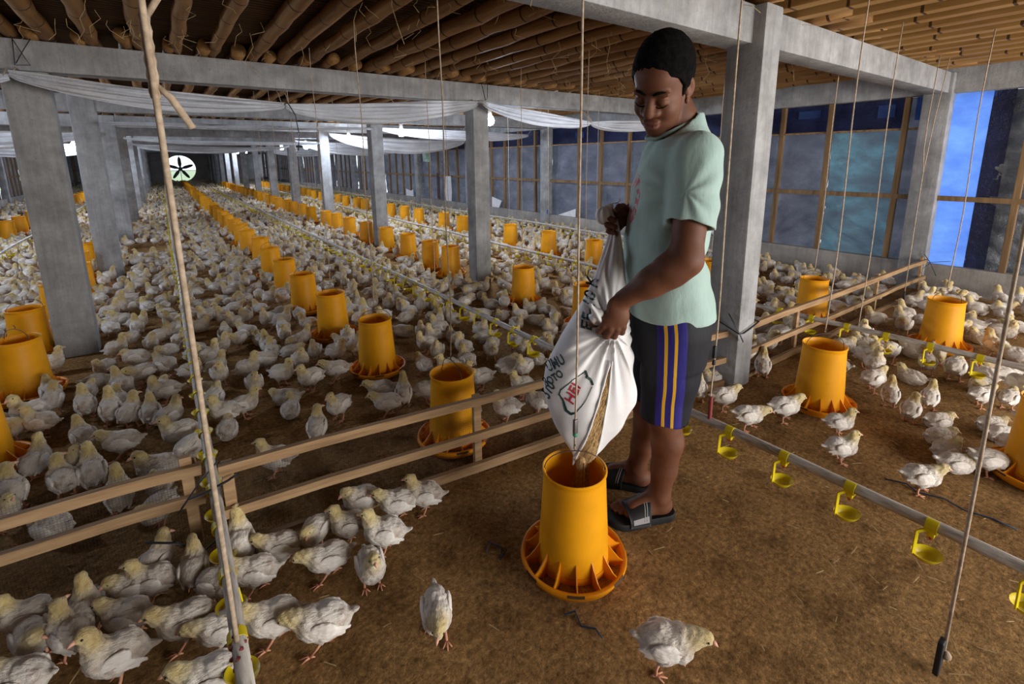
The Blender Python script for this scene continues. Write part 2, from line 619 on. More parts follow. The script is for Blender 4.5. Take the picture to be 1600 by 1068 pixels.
for i in range(na):
    j = (i + 1) % na
    Fc.append((2 * i, 2 * i + 1, 2 * j + 1, 2 * j))
    o_ = 2 * na
    Fc.append((o_ + 2 * j, o_ + 2 * j + 1, o_ + 2 * i + 1, o_ + 2 * i))
    Fc.append((2 * j, o_ + 2 * j, o_ + 2 * i, 2 * i))
ew.add(V, Fc)
struct(ew.build('wall_back', M['dark_wall']))

# gable behind the camera with a wide doorway on its right half
gb = MB()
gb.box((-1.75, -3.86, 1.03), (4.7, 0.10, 2.06))
gb.box((5.95, -3.86, 1.03), (0.3, 0.10, 2.06))
gb.box((3.2, -3.86, 1.95), (5.2, 0.10, 0.22))
struct(gb.build('wall_front', M['block']))

# columns: two inner rows and two rows in the side walls
ja = {1: (0, 0)}
def column(x0, x1, y0, y1, name='concrete_column'):
    b = MB().box(((x0 + x1) / 2, (y0 + y1) / 2, 0.9815), (x1 - x0, y1 - y0, 1.963), bev=0.012)
    return struct(b.build(name, M['concrete'], ang=40))


for i in range(-1, NR + 1):
    y = ROW(i)
    if y > 37.8: continue
    if i >= 1:
        dx = 0.0
        column(-0.695, -0.485, y + (0.06 if i == 1 else 0), y + 0.2)
    if i >= 0:
        if i == 0: column(2.385, 2.545, y - 0.035, y + 0.155)
        elif i == 1: column(2.49, 2.665, y + 0.03, y + 0.19)
        else: column(2.462, 2.635, y, y + 0.18)
    column(5.70, 5.835, y, y + 0.2)
    column(-3.935, -3.80, y, y + 0.2)
    bm_ = MB().box((0.95, y + 0.1, (ZB + ZT) / 2), (10.0, 0.15, ZT - ZB), bev=0.006)
    struct(bm_.build('concrete_beam', M['concrete'], ang=40))
for x in (5.83, -3.93):
    struct(MB().box((x, 17.1, (ZB + 2.06) / 2), (0.14, 41.8, 2.06 - ZB - 0.004), bev=0.006).build('wall_beam', M['concrete'], ang=40))


# bamboo joists lying on the beams, one object each
def joist(x, y0, y1, r, z=None, taper=0.9, flat=False, skew=0.0):
    n = 12
    L = y1 - y0
    b = MB()
    if flat:
        b.bar((x, 0, 0), (x + skew, L, 0), r * 2.0, r * 1.5, bev=0.004)
    else:
        pts, rr = [], []
        nn = max(4, int(L / 0.19))
        for k in range(nn + 1):
            t = k / nn
            pts.append((x + skew * t + 0.006 * math.sin(k * 2.1 + x * 9), L * t, 0.004 * math.sin(k * 1.7 + x * 5)))
            rr.append(r * (1 - (1 - taper) * t) * (1.07 if k % 2 == 0 else 1.0))
        b.tube(pts, rr, n)
    o = b.build('ceiling_joist', M['batten'] if flat else M['bamboo'], smooth=not flat)
    o.location = (0, y0, (z if z is not None else ZT + r * (0.75 if flat else 1.0)))
    return struct(o)


for bay in (-1, 0, 1, 2):
    x = -1.6 if bay < 2 else -3.4
    if bay == -1: x = 1.2
    if bay == 0: x = -1.0
    while x < 5.6:
        y0, y1 = ROW(bay) - rnd.uniform(0.05, 0.25), ROW(bay + 1) + rnd.uniform(0.12, 0.45)
        off = 0.095 * (bay % 2)
        if bay == -1:
            joist(x, -1.5, ROW(0) + 0.16, 0.036 + rnd.uniform(-0.004, 0.004), flat=x > 2.5)
        else:
            joist(x + off + rnd.uniform(-0.02, 0.02), y0, y1, 0.041 + rnd.uniform(-0.006, 0.006), skew=rnd.uniform(-0.03, 0.03), taper=rnd.uniform(0.82, 0.95))
        x += 0.2 + rnd.uniform(-0.02, 0.02)
x = -3.7
while x < 5.6:
    joist(x, 9.6, 37.9, 0.04, taper=1.0)
    x += 0.26

# studs, rails and sheeting of the right wall
def grid_sheet(name, mat, y0, y1, z0, z1, x=5.87, amp=0.015, seed=0, n=(70, 60), fold=None):
    ny, nz = n
    yy, zz = np.meshgrid(np.linspace(y0, y1, ny), np.linspace(z0, z1, nz), indexing='ij')
    P = np.stack([np.zeros(yy.size), yy.ravel(), zz.ravel()], 1)
    r = np.random.RandomState(seed)
    a, b_ = r.uniform(0.6, 1.4), r.uniform(-1, 1)
    d = amp * (wob(P, 7, seed) + 1.1 * np.maximum(0, np.sin((P[:, 2] * 1.6 + (P[:, 1] - y0) * (1.0 if seed % 2 else -0.8)) * 24 + 2 * wob(P, 5, seed + 7))) ** 3 * np.clip((1.1 - P[:, 2]) / 0.6, 0.15, 1) + 0.7 * np.abs(wob(P @ np.diag([1, 1, 0.45]) + P[:, [2, 2, 1]] * b_, 22, seed + 1)))
    P[:, 0] = np.maximum(x + d * 1.2, 5.842) if x > 0 else np.minimum(x + d * 1.2, -3.942)
    ids = np.arange(ny * nz).reshape(ny, nz)
    Q = np.stack([ids[:-1, :-1], ids[:-1, 1:], ids[1:, 1:], ids[1:, :-1]], -1).reshape(-1, 4)
    return link(name, mesh_from(name, P, Q, mat))


def stud(y, z0=0.25, z1=ZB, x=5.80, w=0.05, lean=0.0):
    b = MB().bar((x, y, z0), (x, y + lean, z1), w, 0.045, bev=0.004, upv=(0, 1, 0))
    return struct(b.build('wall_stud', M['stud']))


near_studs = {0: [1.62, 2.25, 2.75, 3.3], 1: [4.62, 4.98, 5.55, 6.05], 2: [7.24, 7.79, 8.27, 8.75], -1: [0.78]}
SIDE = {'right': (5.80, 5.87), 'left': (-3.90, -3.97)}
for i in range(-1, NR):
    y0, y1 = ROW(i) + 0.2, ROW(i + 1)
    for y in near_studs.get(i, [y0 + (y1 - y0) * k / 5 for k in range(1, 5)]):
        stud(y, lean=rnd.uniform(-0.02, 0.02))
    struct(MB().bar((5.785, y0, 0.865), (5.785, y1, 0.865), 0.03, 0.045).build('wall_rail', M['stud']))
    if i in (0, 1, 2, 3):
        struct(MB().bar((5.80, y0, 1.50), (5.80, y1, 1.50), 0.02, 0.02).build('wall_rail', M['lath']))
    if i >= 1:
        struct(MB().bar((-3.885, y0, 0.865), (-3.885, y1, 0.865), 0.03, 0.045).build('wall_rail', M['stud']))
        for k in range(1, 5):
            stud(y0 + (y1 - y0) * k / 5, x=-3.90)
        o = grid_sheet('plastic_sheet', M['tarp'], y0 - 0.1, y1 + 0.1, 0.2, ZB + 0.02, -3.99, 0.012, 70 + i, (24, 16))
        tag(o, f'dull grey-blue sheet on the left wall, {i}th bay from the first leaning left column' if i > 3 else
            f'dull grey-blue sheet on the left wall, {("first", "second", "third")[i - 1]} bay beyond the big left column', 'sheet', 'wall sheeting')
NTH = ['first', 'second', 'third', 'fourth', 'fifth', 'sixth', 'seventh', 'eighth', 'ninth', 'tenth', 'eleventh', 'twelfth', 'thirteenth',
       'fourteenth', 'fifteenth', 'sixteenth', 'seventeenth', 'eighteenth', 'nineteenth', 'twentieth']
NTHX = NTH + [a + b for a in ('twenty-', 'thirty-', 'forty-', 'fifty-') for b in ('first', 'second', 'third', 'fourth', 'fifth', 'sixth', 'seventh', 'eighth', 'ninth')]
NTHX.insert(29, 'thirtieth')
for i in range(0, NR):
    y0, y1 = ROW(i) + 0.2, ROW(i + 1)
    if i == 0:
        o = grid_sheet('plastic_sheet', M['tarp'], 2.25, y1 + 0.1, 0.2, 1.5, amp=0.02, seed=1)
        tag(o, 'grey tarpaulin with sagging folds on the right wall, just right of the man\'s column', 'sheet', 'wall sheeting')
        o = grid_sheet('plastic_sheet', M['tarp_teal'], 1.66, 2.25, 0.2, 1.5, amp=0.02, seed=2)
        tag(o, 'tarpaulin panel mottled with teal on the right wall between two studs', 'sheet', 'wall sheeting')
        o = grid_sheet('plastic_sheet', M['tarp'], 1.42, 1.66, 0.2, ZB, amp=0.006, seed=3)
        tag(o, 'narrow smooth grey tarpaulin strip left of the wall column near the fence end', 'sheet', 'wall sheeting')
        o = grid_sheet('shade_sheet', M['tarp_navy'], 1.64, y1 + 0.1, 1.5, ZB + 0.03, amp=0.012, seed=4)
        tag(o, 'dark navy shade strip above the grey tarpaulins of the near bay', 'sheet', 'wall sheeting')
    else:
        top = 1.5 if i < 4 else ZB
        o = grid_sheet('plastic_sheet', M['tarp'], y0 - 0.1, y1 + 0.1, 0.2, top, amp=0.02, seed=10 + i, n=(30, 20))
        tag(o, f'dull grey-blue tarpaulin on the right wall, {NTH[i]} bay from the fence end', 'sheet', 'wall sheeting')
        if i < 4:
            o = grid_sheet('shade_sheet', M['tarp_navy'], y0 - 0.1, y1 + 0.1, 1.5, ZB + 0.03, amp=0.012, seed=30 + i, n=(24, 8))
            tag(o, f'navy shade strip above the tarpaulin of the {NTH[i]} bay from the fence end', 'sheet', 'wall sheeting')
# sheets to the right of the near wall column
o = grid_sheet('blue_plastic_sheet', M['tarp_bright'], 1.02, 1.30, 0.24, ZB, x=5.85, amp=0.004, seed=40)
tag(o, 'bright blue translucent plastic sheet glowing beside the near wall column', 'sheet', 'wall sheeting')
o = grid_sheet('navy_plastic_edge', M['tarp_navy'], 0.90, 1.04, 0.22, ZB, x=5.845, amp=0.004, seed=41, n=(10, 30))
tag(o, 'navy hemmed edge hanging right of the bright blue sheet', 'sheet', 'wall sheeting')
o = grid_sheet('black_plastic_sheet', M['tarp_black'], -1.44, 0.95, 0.2, ZB, x=5.87, amp=0.03, seed=42, n=(80, 50))
tag(o, 'crumpled black and silver plastic sheet at the right edge of the picture', 'sheet', 'wall sheeting')
o = grid_sheet('plastic_sheet', M['tarp'], -3.8, 4.1, 0.2, ZB, -3.97, 0.012, 90, (40, 16))
tag(o, 'grey-blue sheet of the left wall, before the first leaning left column', 'sheet', 'wall sheeting')
# torn places where the single blue layer lets daylight through
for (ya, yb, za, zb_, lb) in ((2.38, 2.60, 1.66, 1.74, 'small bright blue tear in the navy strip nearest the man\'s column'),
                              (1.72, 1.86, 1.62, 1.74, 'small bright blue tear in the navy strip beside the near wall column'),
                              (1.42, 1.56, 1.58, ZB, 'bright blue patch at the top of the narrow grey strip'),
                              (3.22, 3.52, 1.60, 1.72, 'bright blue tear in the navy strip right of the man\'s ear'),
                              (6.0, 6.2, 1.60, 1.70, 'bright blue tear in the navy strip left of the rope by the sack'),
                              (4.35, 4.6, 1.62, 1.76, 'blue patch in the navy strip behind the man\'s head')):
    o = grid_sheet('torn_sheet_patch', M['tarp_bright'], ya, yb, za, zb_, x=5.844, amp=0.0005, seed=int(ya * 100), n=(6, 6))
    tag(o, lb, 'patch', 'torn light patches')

# exhaust fan in the far wall
fan = empty('exhaust_fan', (FX, 38.05, FZ))
tag(fan, 'big round exhaust fan glowing in the far end wall', 'fan')
fmat = plain('fan_grey_metal', (0.10, 0.10, 0.11), 0.5, 0.4, 0.6)
b = MB()
for r0, y in ((FR, -0.14), (FR, 0.1)):
    pass
b.tube([(FR * math.cos(a), 0.0, FR * math.sin(a)) for a in [2 * math.pi * k / 48 for k in range(49)]], 0.03, 8, False)
b.build('fan_ring', fmat, fan, True)
MB().ball((0, 0, 0), 0.12, 16).build('hub', fmat, fan, True)
for k in range(5):
    a = 2 * math.pi * k / 5 + math.pi / 2
    ca, sa = math.cos(a), math.sin(a)
    bl = MB()
    V = []
    for (r, w, tw) in ((0.08, 0.05, 0.6), (0.3, 0.11, 0.45), (0.6, 0.09, 0.3), (0.74, 0.04, 0.2)):
        for s in (-1, 1):
            for t in (-0.006, 0.006):
                q = (r, s * w * math.cos(tw), s * w * math.sin(tw) + t)
                V.append((q[0] * ca - q[1] * sa, q[2], q[0] * sa + q[1] * ca))
    Fc = []
    for i in range(3):
        p = 4 * i
        Fc += [(p, p + 2, p + 6, p + 4), (p + 1, p + 5, p + 7, p + 3), (p, p + 4, p + 5, p + 1), (p + 2, p + 3, p + 7, p + 6)]
    Fc += [(0, 1, 3, 2), (12, 14, 15, 13)]
    bl.add(V, Fc)
    bl.build('fan_blade', fmat, fan)
b = MB()
b.bar((0, -0.05, -FR), (0, -0.05, FR), 0.03, 0.03, upv=(1, 0, 0))
b.bar((-FR, -0.05, -0.12), (FR, -0.05, -0.12), 0.03, 0.03)
b.build('fan_strut', fmat, fan)
# ground outside, seen through the fan
g = MB().add([(-40, 38.6, -0.25), (40, 38.6, -0.25), (40, 120, -0.25), (-40, 120, -0.25)], [(0, 1, 2, 3)])
struct(g.build('ground_outside', noisy('outside_field', [(0.3, (0.35, 0.45, 0.22)), (0.7, (0.6, 0.68, 0.45))], 0.5, 0.9, bstr=0)))

# ------------------------------------------------------------------ gathered white curtains hung along the beams
def swag(y, x0, z0, x1, z1, drop, label, gather=0.035, sag=0.0, folds=4, n=(60, 22), seed=0):
    nu, nv = n
    V = np.zeros((nu * nv, 3))
    r = np.random.RandomState(seed)
    ph = r.rand(8) * 6.28
    for i in range(nu):
        u = i / (nu - 1)
        env = math.sin(math.pi * u) ** 0.62
        top = z0 + (z1 - z0) * u - sag * env
        h = gather + (drop - gather) * env
        for j in range(nv):
            v = j / (nv - 1)
            z = top - h * v
            d = 0.022 * math.sin(folds * 2 * math.pi * v + ph[0] + 1.4 * math.sin(3 * u + ph[1])) * (0.35 + 0.65 * env)
            d += 0.01 * math.sin(9 * v + 14 * u + ph[2]) + 0.06 * math.sin(math.pi * v) * env
            z += 0.006 * math.sin(folds * 2 * math.pi * v + 7 * u + ph[3]) * env
            V[i * nv + j] = (x0 + (x1 - x0) * u, y - d, z)
    ids = np.arange(nu * nv).reshape(nu, nv)
    Q = np.stack([ids[:-1, :-1], ids[1:, :-1], ids[1:, 1:], ids[:-1, 1:]], -1).reshape(-1, 4)
    o = link('cloth_curtain', mesh_from('cloth_curtain', V, Q, M['net']))
    yb = ROW(round((y - 1.2856) / 2.7507)) + (0.06 if y < ROW(round((y - 1.2856) / 2.7507)) + 0.1 else 0.14)
    for (xa, za) in ((x0 + 0.02, z0 - 0.012), ((x0 + x1) / 2, (z0 + z1) / 2 - sag - 0.004), (x1 - 0.02, z1 - 0.012)):
        MB().tube([(xa, y - 0.01, za), (xa, (y + yb) / 2 - 0.02, (za + ZB) / 2 + 0.02), (xa, yb, ZB + 0.003)], 0.003, 5).build('tie', M['cord'], o, True)
    return tag(o, label, 'curtain', 'gathered white curtains')


YS = 3.90
swag(YS, -0.62, 1.765, 0.785, 1.672, 0.125, 'long white cloth curtain draped from the big left column to the black tie', seed=1, sag=0.01)
swag(YS, 0.795, 1.665, 2.44, 1.785, 0.17, 'white cloth curtain swag between the black tie and the middle column', seed=2, folds=5)
swag(YS, 2.50, 1.785, 3.90, 1.655, 0.14, 'white cloth curtain sloping down right of the middle column', seed=3)
swag(YS, 3.90, 1.655, 5.6, 1.77, 0.15, 'white cloth curtain behind the man\'s face', seed=4)
swag(YS, -2.3, 1.60, -0.62, 1.745, 0.10, 'white cloth curtain cut by the left picture edge', seed=5)
swag(6.62, -0.45, 1.675, 2.45, 1.70, 0.045, 'thin rolled white curtain on the second beam, left bay', seed=6, gather=0.03)
swag(7.08, 2.72, 1.74, 5.5, 1.70, 0.16, 'white curtain on the second beam, right bay', seed=7)
swag(9.36, -0.4, 1.64, 2.45, 1.60, 0.06, 'white curtain on the third beam, left bay', seed=8, gather=0.03, sag=0.03)
swag(9.36, 2.60, 1.77, 5.5, 1.68, 0.30, 'lamp-lit white curtain on the third beam, right bay', seed=9, sag=0.03)
swag(12.1, -0.4, 1.64, 2.45, 1.62, 0.10, 'white curtain on the fourth beam, left bay', seed=10, gather=0.03, sag=0.06)
swag(12.1, 2.60, 1.74, 5.5, 1.68, 0.30, 'lamp-lit white curtain on the fourth beam, right bay', seed=11, sag=0.03)
swag(17.6, 2.60, 1.74, 5.5, 1.70, 0.30, 'white curtain hung farthest back in the right bay', seed=12)
swag(14.85, -0.4, 1.66, 2.45, 1.66, 0.12, 'white curtain farthest back in the middle bay', seed=13, gather=0.03, sag=0.06)
swag(9.36, -3.7, 1.70, -0.72, 1.70, 0.26, 'white curtain on the third beam behind the left columns', seed=14)
swag(14.85, -3.7, 1.70, -0.72, 1.70, 0.30, 'lamp-lit white curtain behind the left columns, farther back', seed=15)

# ------------------------------------------------------------------ lamps
M['bulb_white'] = plain('bulb_plastic_collar', (0.7, 0.7, 0.7), 0.4)
bm_, nt_, bb_ = new_mat('lit_bulb_glass')
bb_.inputs['Emission Color'].default_value = (0.86, 0.93, 1.0, 1)
bb_.inputs['Emission Strength'].default_value = 60
bb_.inputs['Base Color'].default_value = (0.9, 0.9, 0.9, 1)
M['bulb_lit'] = bm_


def bulb(x, y, z, label, power=9.0, r=0.06):
    t = empty('light_bulb', (x, y, z))
    tag(t, label, 'lamp', 'hanging light bulbs')
    b = MB().lathe([(0.0, -r), (r * 0.6, -r * 0.82), (r * 0.95, -r * 0.35), (r, 0.0), (r * 0.85, r * 0.5), (r * 0.5, r * 0.95), (r * 0.42, r * 1.2)], 20)
    b.build('glass', M['bulb_lit'], t, True)
    MB().lathe([(r * 0.44, r * 1.15), (r * 0.5, r * 2.3), (r * 0.3, r * 2.6), (0, r * 2.6)], 16).build('lamp_holder', M['bulb_white'], t, True)
    MB().tube([(0, 0, r * 2.5), (0.004, 0, (2.061 - z) * 0.6), (0, 0, 2.061 - z)], 0.003, 6).build('cable', M['black'], t, True)
    d = bpy.data.lights.new('bulb_light', 'POINT')
    d.energy, d.shadow_soft_size, d.color = power * 4.2, r, (0.70, 0.82, 1.0)
    lo = bpy.data.objects.new('bulb_light', d)
    C.objects.link(lo)
    lo.parent = t
    lo.location = (0, 0, -r * 1.6)
    return t


for k, (y, z, p) in enumerate(((4.94, 1.71, 12), (7.447, 1.69, 11), (9.18, 1.669, 8), (12.48, 1.607, 9), (15.36, 1.648, 10), (22.6, 1.674, 18), (25.2, 1.694, 18))):
    bulb(2.9 if k > 1 else (3.25, 3.2)[k], y, z, ('lit bulb right of the middle column, the nearest of the right row', 'lit bulb beside a hanging white strip, second of the right row',
                     'third lit bulb of the right row, before a white curtain', 'fourth lit bulb of the right row', 'fifth lit bulb of the right row',
                     'sixth lit bulb of the right row', 'farthest lit bulb of the right row')[k], p)
for k, (y, z, p) in enumerate(((12.55, 1.682, 12), (14.5, 1.668, 12), (20.0, 1.736, 18))):
    bulb(-1.5, y, z, ('large lit bulb between the two nearest left columns', 'small lit bulb beside the second left column', 'lit bulb seen right of the second left column')[k], p)

for k, (y, z) in enumerate(((4.45, 1.67), (6.8, 1.66), (9.2, 1.67))):  # unseen bulbs, put in to brighten the left bay and middle flock
    bulb(-2.45, y, z, f'lit bulb added outside the picture on the left, {NTH[k]} from the front', 13)
# ------------------------------------------------------------------ yellow tube feeders
def plastic(name, col, rough=0.38, sss=0.0):
    m, nt, b = new_mat(name)
    t = tex(nt, 9, 4, 0.6)
    r = ramp(nt, [(0.3, tuple(c * 0.82 for c in col)), (0.7, col)])
    nt.links.new(t.outputs[0], r.inputs[0])
    nt.links.new(r.outputs[0], b.inputs['Base Color'])
    b.inputs['Roughness'].default_value = rough
    b.inputs['Specular IOR Level'].default_value = 0.35
    tr = nt.nodes.new('ShaderNodeBsdfTranslucent')
    nt.links.new(r.outputs[0], tr.inputs[0])
    mx = nt.nodes.new('ShaderNodeMixShader'); mx.inputs[0].default_value = 0.14
    nt.links.new(b.outputs[0], mx.inputs[1]); nt.links.new(tr.outputs[0], mx.inputs[2])
    nt.links.new(mx.outputs[0], nt.nodes['Material Output'].inputs[0])
    return m


M['feeder'] = plastic('orange_yellow_plastic', (0.95, 0.42, 0.008), 0.42)
M['feeder_pan'] = plastic('orange_pan_plastic', (0.93, 0.35, 0.008), 0.45)
M['yellow'] = plastic('lemon_yellow_plastic', (0.83, 0.66, 0.015), 0.35)
M['slot'] = plain('dark_slot', (0.06, 0.03, 0.01), 0.8)
M['wire'] = plain('rusty_wire', (0.10, 0.075, 0.055), 0.6, 0.4, 0.5)
M['feed'] = noisy('mash_feed', [(0.3, (0.16, 0.095, 0.04)), (0.5, (0.40, 0.26, 0.12)), (0.72, (0.62, 0.43, 0.22))], 260, 0.9, bstr=0.8, bdist=0.004, bscale=260)


def drum_mb(n=40):
    b = MB()
    b.lathe([(0.1085, 0.040), (0.1075, 0.075), (0.104, 0.14), (0.0985, 0.23), (0.0940, 0.318), (0.0945, 0.330), (0.0975, 0.333), (0.0975, 0.339),
             (0.0945, 0.341), (0.0905, 0.337), (0.0900, 0.318), (0.095, 0.23), (0.100, 0.14), (0.104, 0.06), (0.104, 0.040)], n)
    b.lathe([(0.104, 0.040), (0.1085, 0.040)], n)
    # the mound of feed seen at the bottom is a part of its own
    for s in (-1, 1):
        b.box((s * 0.0, s * 0.089, 0.322), (0.014, 0.006, 0.022), bev=0.002)
    return b


def pan_mb(n=40):
    b = MB()
    b.lathe([(0.0, 0.006), (0.125, 0.006), (0.150, 0.016), (0.160, 0.034), (0.1650, 0.043), (0.1635, 0.049), (0.158, 0.0505), (0.152, 0.048),
             (0.1495, 0.041), (0.150, 0.034), (0.144, 0.020), (0.122, 0.011), (0.0, 0.011)], n)
    for k in range(7):
        a0 = 2 * math.pi * (k + 0.3) / 7
        V, Fc = [], []
        for j in range(7):
            a = a0 + 0.30 * j / 6
            for (r, z) in ((0.1625, 0.0495), (0.1656, 0.0425)):
                V.append(((r + 0.0007) * math.cos(a), (r + 0.0007) * math.sin(a), z + 0.0006))
        for j in range(6):
            Fc.append((2 * j, 2 * j + 1, 2 * j + 3, 2 * j + 2))
        b.add(V, Fc, 1)
    return b


def grille_mb(nf=14):
    b = MB()
    for k in range(nf):
        a = 2 * math.pi * k / nf
        c, s = math.cos(a), math.sin(a)
        V = []
        for t in (-0.0018, 0.0018):
            for (r, z) in ((0.1055, 0.014), (0.153, 0.040), (0.155, 0.0485), (0.140, 0.055), (0.120, 0.077), (0.1055, 0.098)):
                V.append((r * c - t * s, r * s + t * c, z))
        b.add(V, [(0, 5, 4, 3, 2, 1), (6, 7, 8, 9, 10, 11)] + [(i, (i + 1) % 6, 6 + (i + 1) % 6, 6 + i) for i in range(6)])
    b.lathe([(0.1085, 0.030), (0.111, 0.030), (0.111, 0.050), (0.1085, 0.050)], 40, closed=True)
    return b


def heap_mb():
    b = MB().lathe([(0.1435, 0.0205), (0.130, 0.021), (0.114, 0.026), (0.104, 0.032)], 36)
    b.lathe([(0.103, 0.15), (0.06, 0.165), (0.02, 0.172), (0.0, 0.173)], 28)
    return b


def handle_mb():
    b = MB()
    pts = []
    for k in range(17):
        t = math.pi * k / 16
        pts.append((0.0, -0.0915 * math.cos(t), 0.325 + 0.07 * math.sin(t) ** 0.8))
    b.tube(pts, 0.0017, 6)
    b.tube([(0.004 * math.sin(k), 0.0, 0.393 + 0.006 * k) for k in range(5)], 0.002, 6)
    return b


me_drum = drum_mb().mesh('drum', M['feeder'], True); me_drum.set_sharp_from_angle(angle=math.radians(50))
me_pan = pan_mb().mesh('pan', [M['feeder_pan'], M['slot']], True); me_pan.set_sharp_from_angle(angle=math.radians(50))
me_gr = grille_mb().mesh('grille', M['feeder_pan'])
me_heap = heap_mb().mesh('feed', M['feed'], True)
me_hand = handle_mb().mesh('wire_handle', M['wire'], True)
far = drum_mb(20); b2 = pan_mb(20)
k0 = len(far.f); far.add(b2.v, b2.f, 1)
me_far = far.mesh('far_feeder', [M['feeder'], M['feeder_pan']], True); me_far.set_sharp_from_angle(angle=math.radians(50))

FEEDERS = []


def feeder(x, y, label, near=True, rz=0.0):
    FEEDERS.append((x, y))
    if not near:
        o = link('tube_feeder', me_far)
        o.location = (x, y, 0)
        o.rotation_euler = (0, 0, rz)
        return tag(o, label, 'feeder', 'yellow tube feeders')
    t = empty('tube_feeder', (x, y, 0), rz)
    tag(t, label, 'feeder', 'yellow tube feeders')
    link('drum', me_drum, t); link('pan', me_pan, t); link('grille', me_gr, t)
    link('feed', me_heap, t)['label'] = 'brown mash feed lying in the pan and drum'
    link('wire_handle', me_hand, t)['label'] = 'rusty wire handle'
    return t


rows = {
    'F': (0.87, [0.936, 1.743, 2.62, 3.41, 4.16, 4.92, 5.71, 6.55, 7.45], 30.5, 'in the long row left of the middle columns'),
    'L': (-0.76, [2.71, 3.5, 4.25, 5.05, 5.9, 6.7, 7.4, 8.29], 27, 'in the row behind the leaning left columns'),
    'R': (2.43, [0.89, 1.66, 2.46, 3.22, 4.1 + 0.42, 4.98, 5.66, 6.4, 7.18, 7.99], 27, 'in the row of the middle columns'),
    'W': (3.95, [0.76, 1.52, 2.38, 3.1, 3.83, 4.68, 5.54, 6.2, 6.89, 7.57, 8.52, 9.22, 9.95, 10.8, 11.6, 12.22], 27, 'in the row nearest the right wall'),
    'LW': (-2.2, [11.25, 12.09, 13.31], 27, 'in the row along the left wall'),
}
special = {('F', 0): 'yellow feeder being filled by the man', ('F', 1): 'yellow feeder behind the fence netting, beside the fence post',
           ('F', 2): 'yellow feeder with a clear pan, right behind the fenced one',
           ('L', 0): 'orange feeder pan cut off by the left picture edge', ('L', 1): 'dark yellow feeder at the left edge in front of the big leaning column',
           ('R', 0): 'yellow feeder standing in the open right of the man\'s column', ('R', 1): 'yellow feeder mostly hidden behind the man\'s shorts',
           ('W', 0): 'big yellow feeder among the chicks by the right wall', ('W', 1): 'yellow feeder behind the right fence rails'}
for key, (rx, ys, yend, ph) in rows.items():
    ys = list(ys)
    while ys[-1] < yend: ys.append(ys[-1] + rnd.uniform(0.78, 0.86))
    for i, y in enumerate(ys):
        lb = special.get((key, i), f'yellow feeder, {NTHX[i]} {ph}')
        x = rx + (0 if y < 1.8 else rnd.uniform(-0.03, 0.03))
        if key == 'F' and i == 0: x = 0.9
        if key == 'F' and i == 1: x = 0.925
        if key == 'F' and i == 2: x, y = 0.914, 2.66
        if key == 'R' and i == 0: x, y = 2.56, 0.905
        if key == 'W' and i == 0: x = 4.0
        if key == 'R' and y > 1.7:
            for r in range(13):
                if ROW(r) - 0.18 < y < ROW(r) + 0.37: y = ROW(r) + (0.38 if y > ROW(r) + 0.09 else -0.19)
        if key == 'L':
            for r in range(13):
                if ROW(r) - 0.18 < y < ROW(r) + 0.37: x = -0.825
        feeder(x, y, lb, y < 9, rz=rnd.uniform(0, 6.28) if y > 1 else 0.9)
feeder(2.62, 0.14, 'orange feeder pan cut off by the right picture edge', True, 0.3)

# ------------------------------------------------------------------ cords that hold the feeders and pipes
def cord(pts, r, label, extra=None, group='hanging cords'):
    if extra is None:
        o = MB().tube(pts, r, 7).build('hanging_cord', M['cord'], None, True)
        return tag(o, label, 'cord', group)
    t = empty('hanging_cord', pts[0])
    tag(t, label, 'cord', group)
    p0 = Vector(pts[0])
    MB().tube([Vector(p) - p0 for p in pts], r, 7).build('cord', M['cord'], t, True)
    for nm, mb, m in extra:
        mb.v = [tuple(Vector(v) - p0) for v in mb.v]
        mb.build(nm, m, t, True)
    return t


def hang(x, y, z0, z1=1.965, sway=0.006, n=14):
    return [(x + sway * math.sin(k * 0.9), y + sway * math.cos(k * 0.7), z0 + (z1 - z0) * k / (n - 1)) for k in range(n)]


M['red'] = plain('red_binding', (0.22, 0.03, 0.03), 0.7)
M['redcap'] = plain('red_nipple_ring', (0.45, 0.02, 0.02), 0.5)
M['greentie'] = plain('green_tie', (0.04, 0.25, 0.16), 0.6)
M['steel'] = plain('worn_steel_clip', (0.18, 0.17, 0.17), 0.45, 0.5, 0.7)
cord(hang(0.9, 0.936, 0.40, sway=0.002), 0.0032, 'cord from the ceiling to the feeder being filled, with a clip',
     [('cord_clip', MB().box((0.9, 0.936, 0.475), (0.014, 0.010, 0.045), bev=0.002), M['steel']),
      ('tie', MB().ball((0.9, 0.936, 0.448), 0.008), M['greentie'])])
cord(hang(0.925, 1.743, 0.40), 0.0028, 'cord from the ceiling to the fenced feeder')
cord(hang(0.914, 2.66, 0.40), 0.0026, 'cord to the feeder behind the fenced one')
cord(hang(2.56, 0.905, 0.40), 0.0030, 'cord to the open feeder right of the man\'s column')
cord(hang(4.0, 0.76, 0.40), 0.0032, 'cord to the big feeder by the right wall')
cord(hang(3.95, 1.52, 0.40), 0.0030, 'cord to the feeder behind the right fence rails')
cord(hang(3.95, 2.38, 0.40), 0.0026, 'thin cord behind the man\'s column to a hidden feeder')
for k, y in enumerate((3.41, 4.16, 4.92, 5.71)):
    cord(hang(0.87, y, 0.40), 0.0022, f'thin cord to the {NTH[k + 3]} feeder of the long row')
for k, y in enumerate((2.46, 3.22, 4.52)):
    cord(hang(2.43, y, 0.40), 0.0024, f'thin cord to the {NTH[k + 2]} feeder of the middle column row')
for k, y in enumerate((3.1, 3.83, 4.68, 5.54)):
    cord(hang(3.95, y, 0.40), 0.0024, f'thin cord to the {NTH[k + 3]} feeder by the right wall')
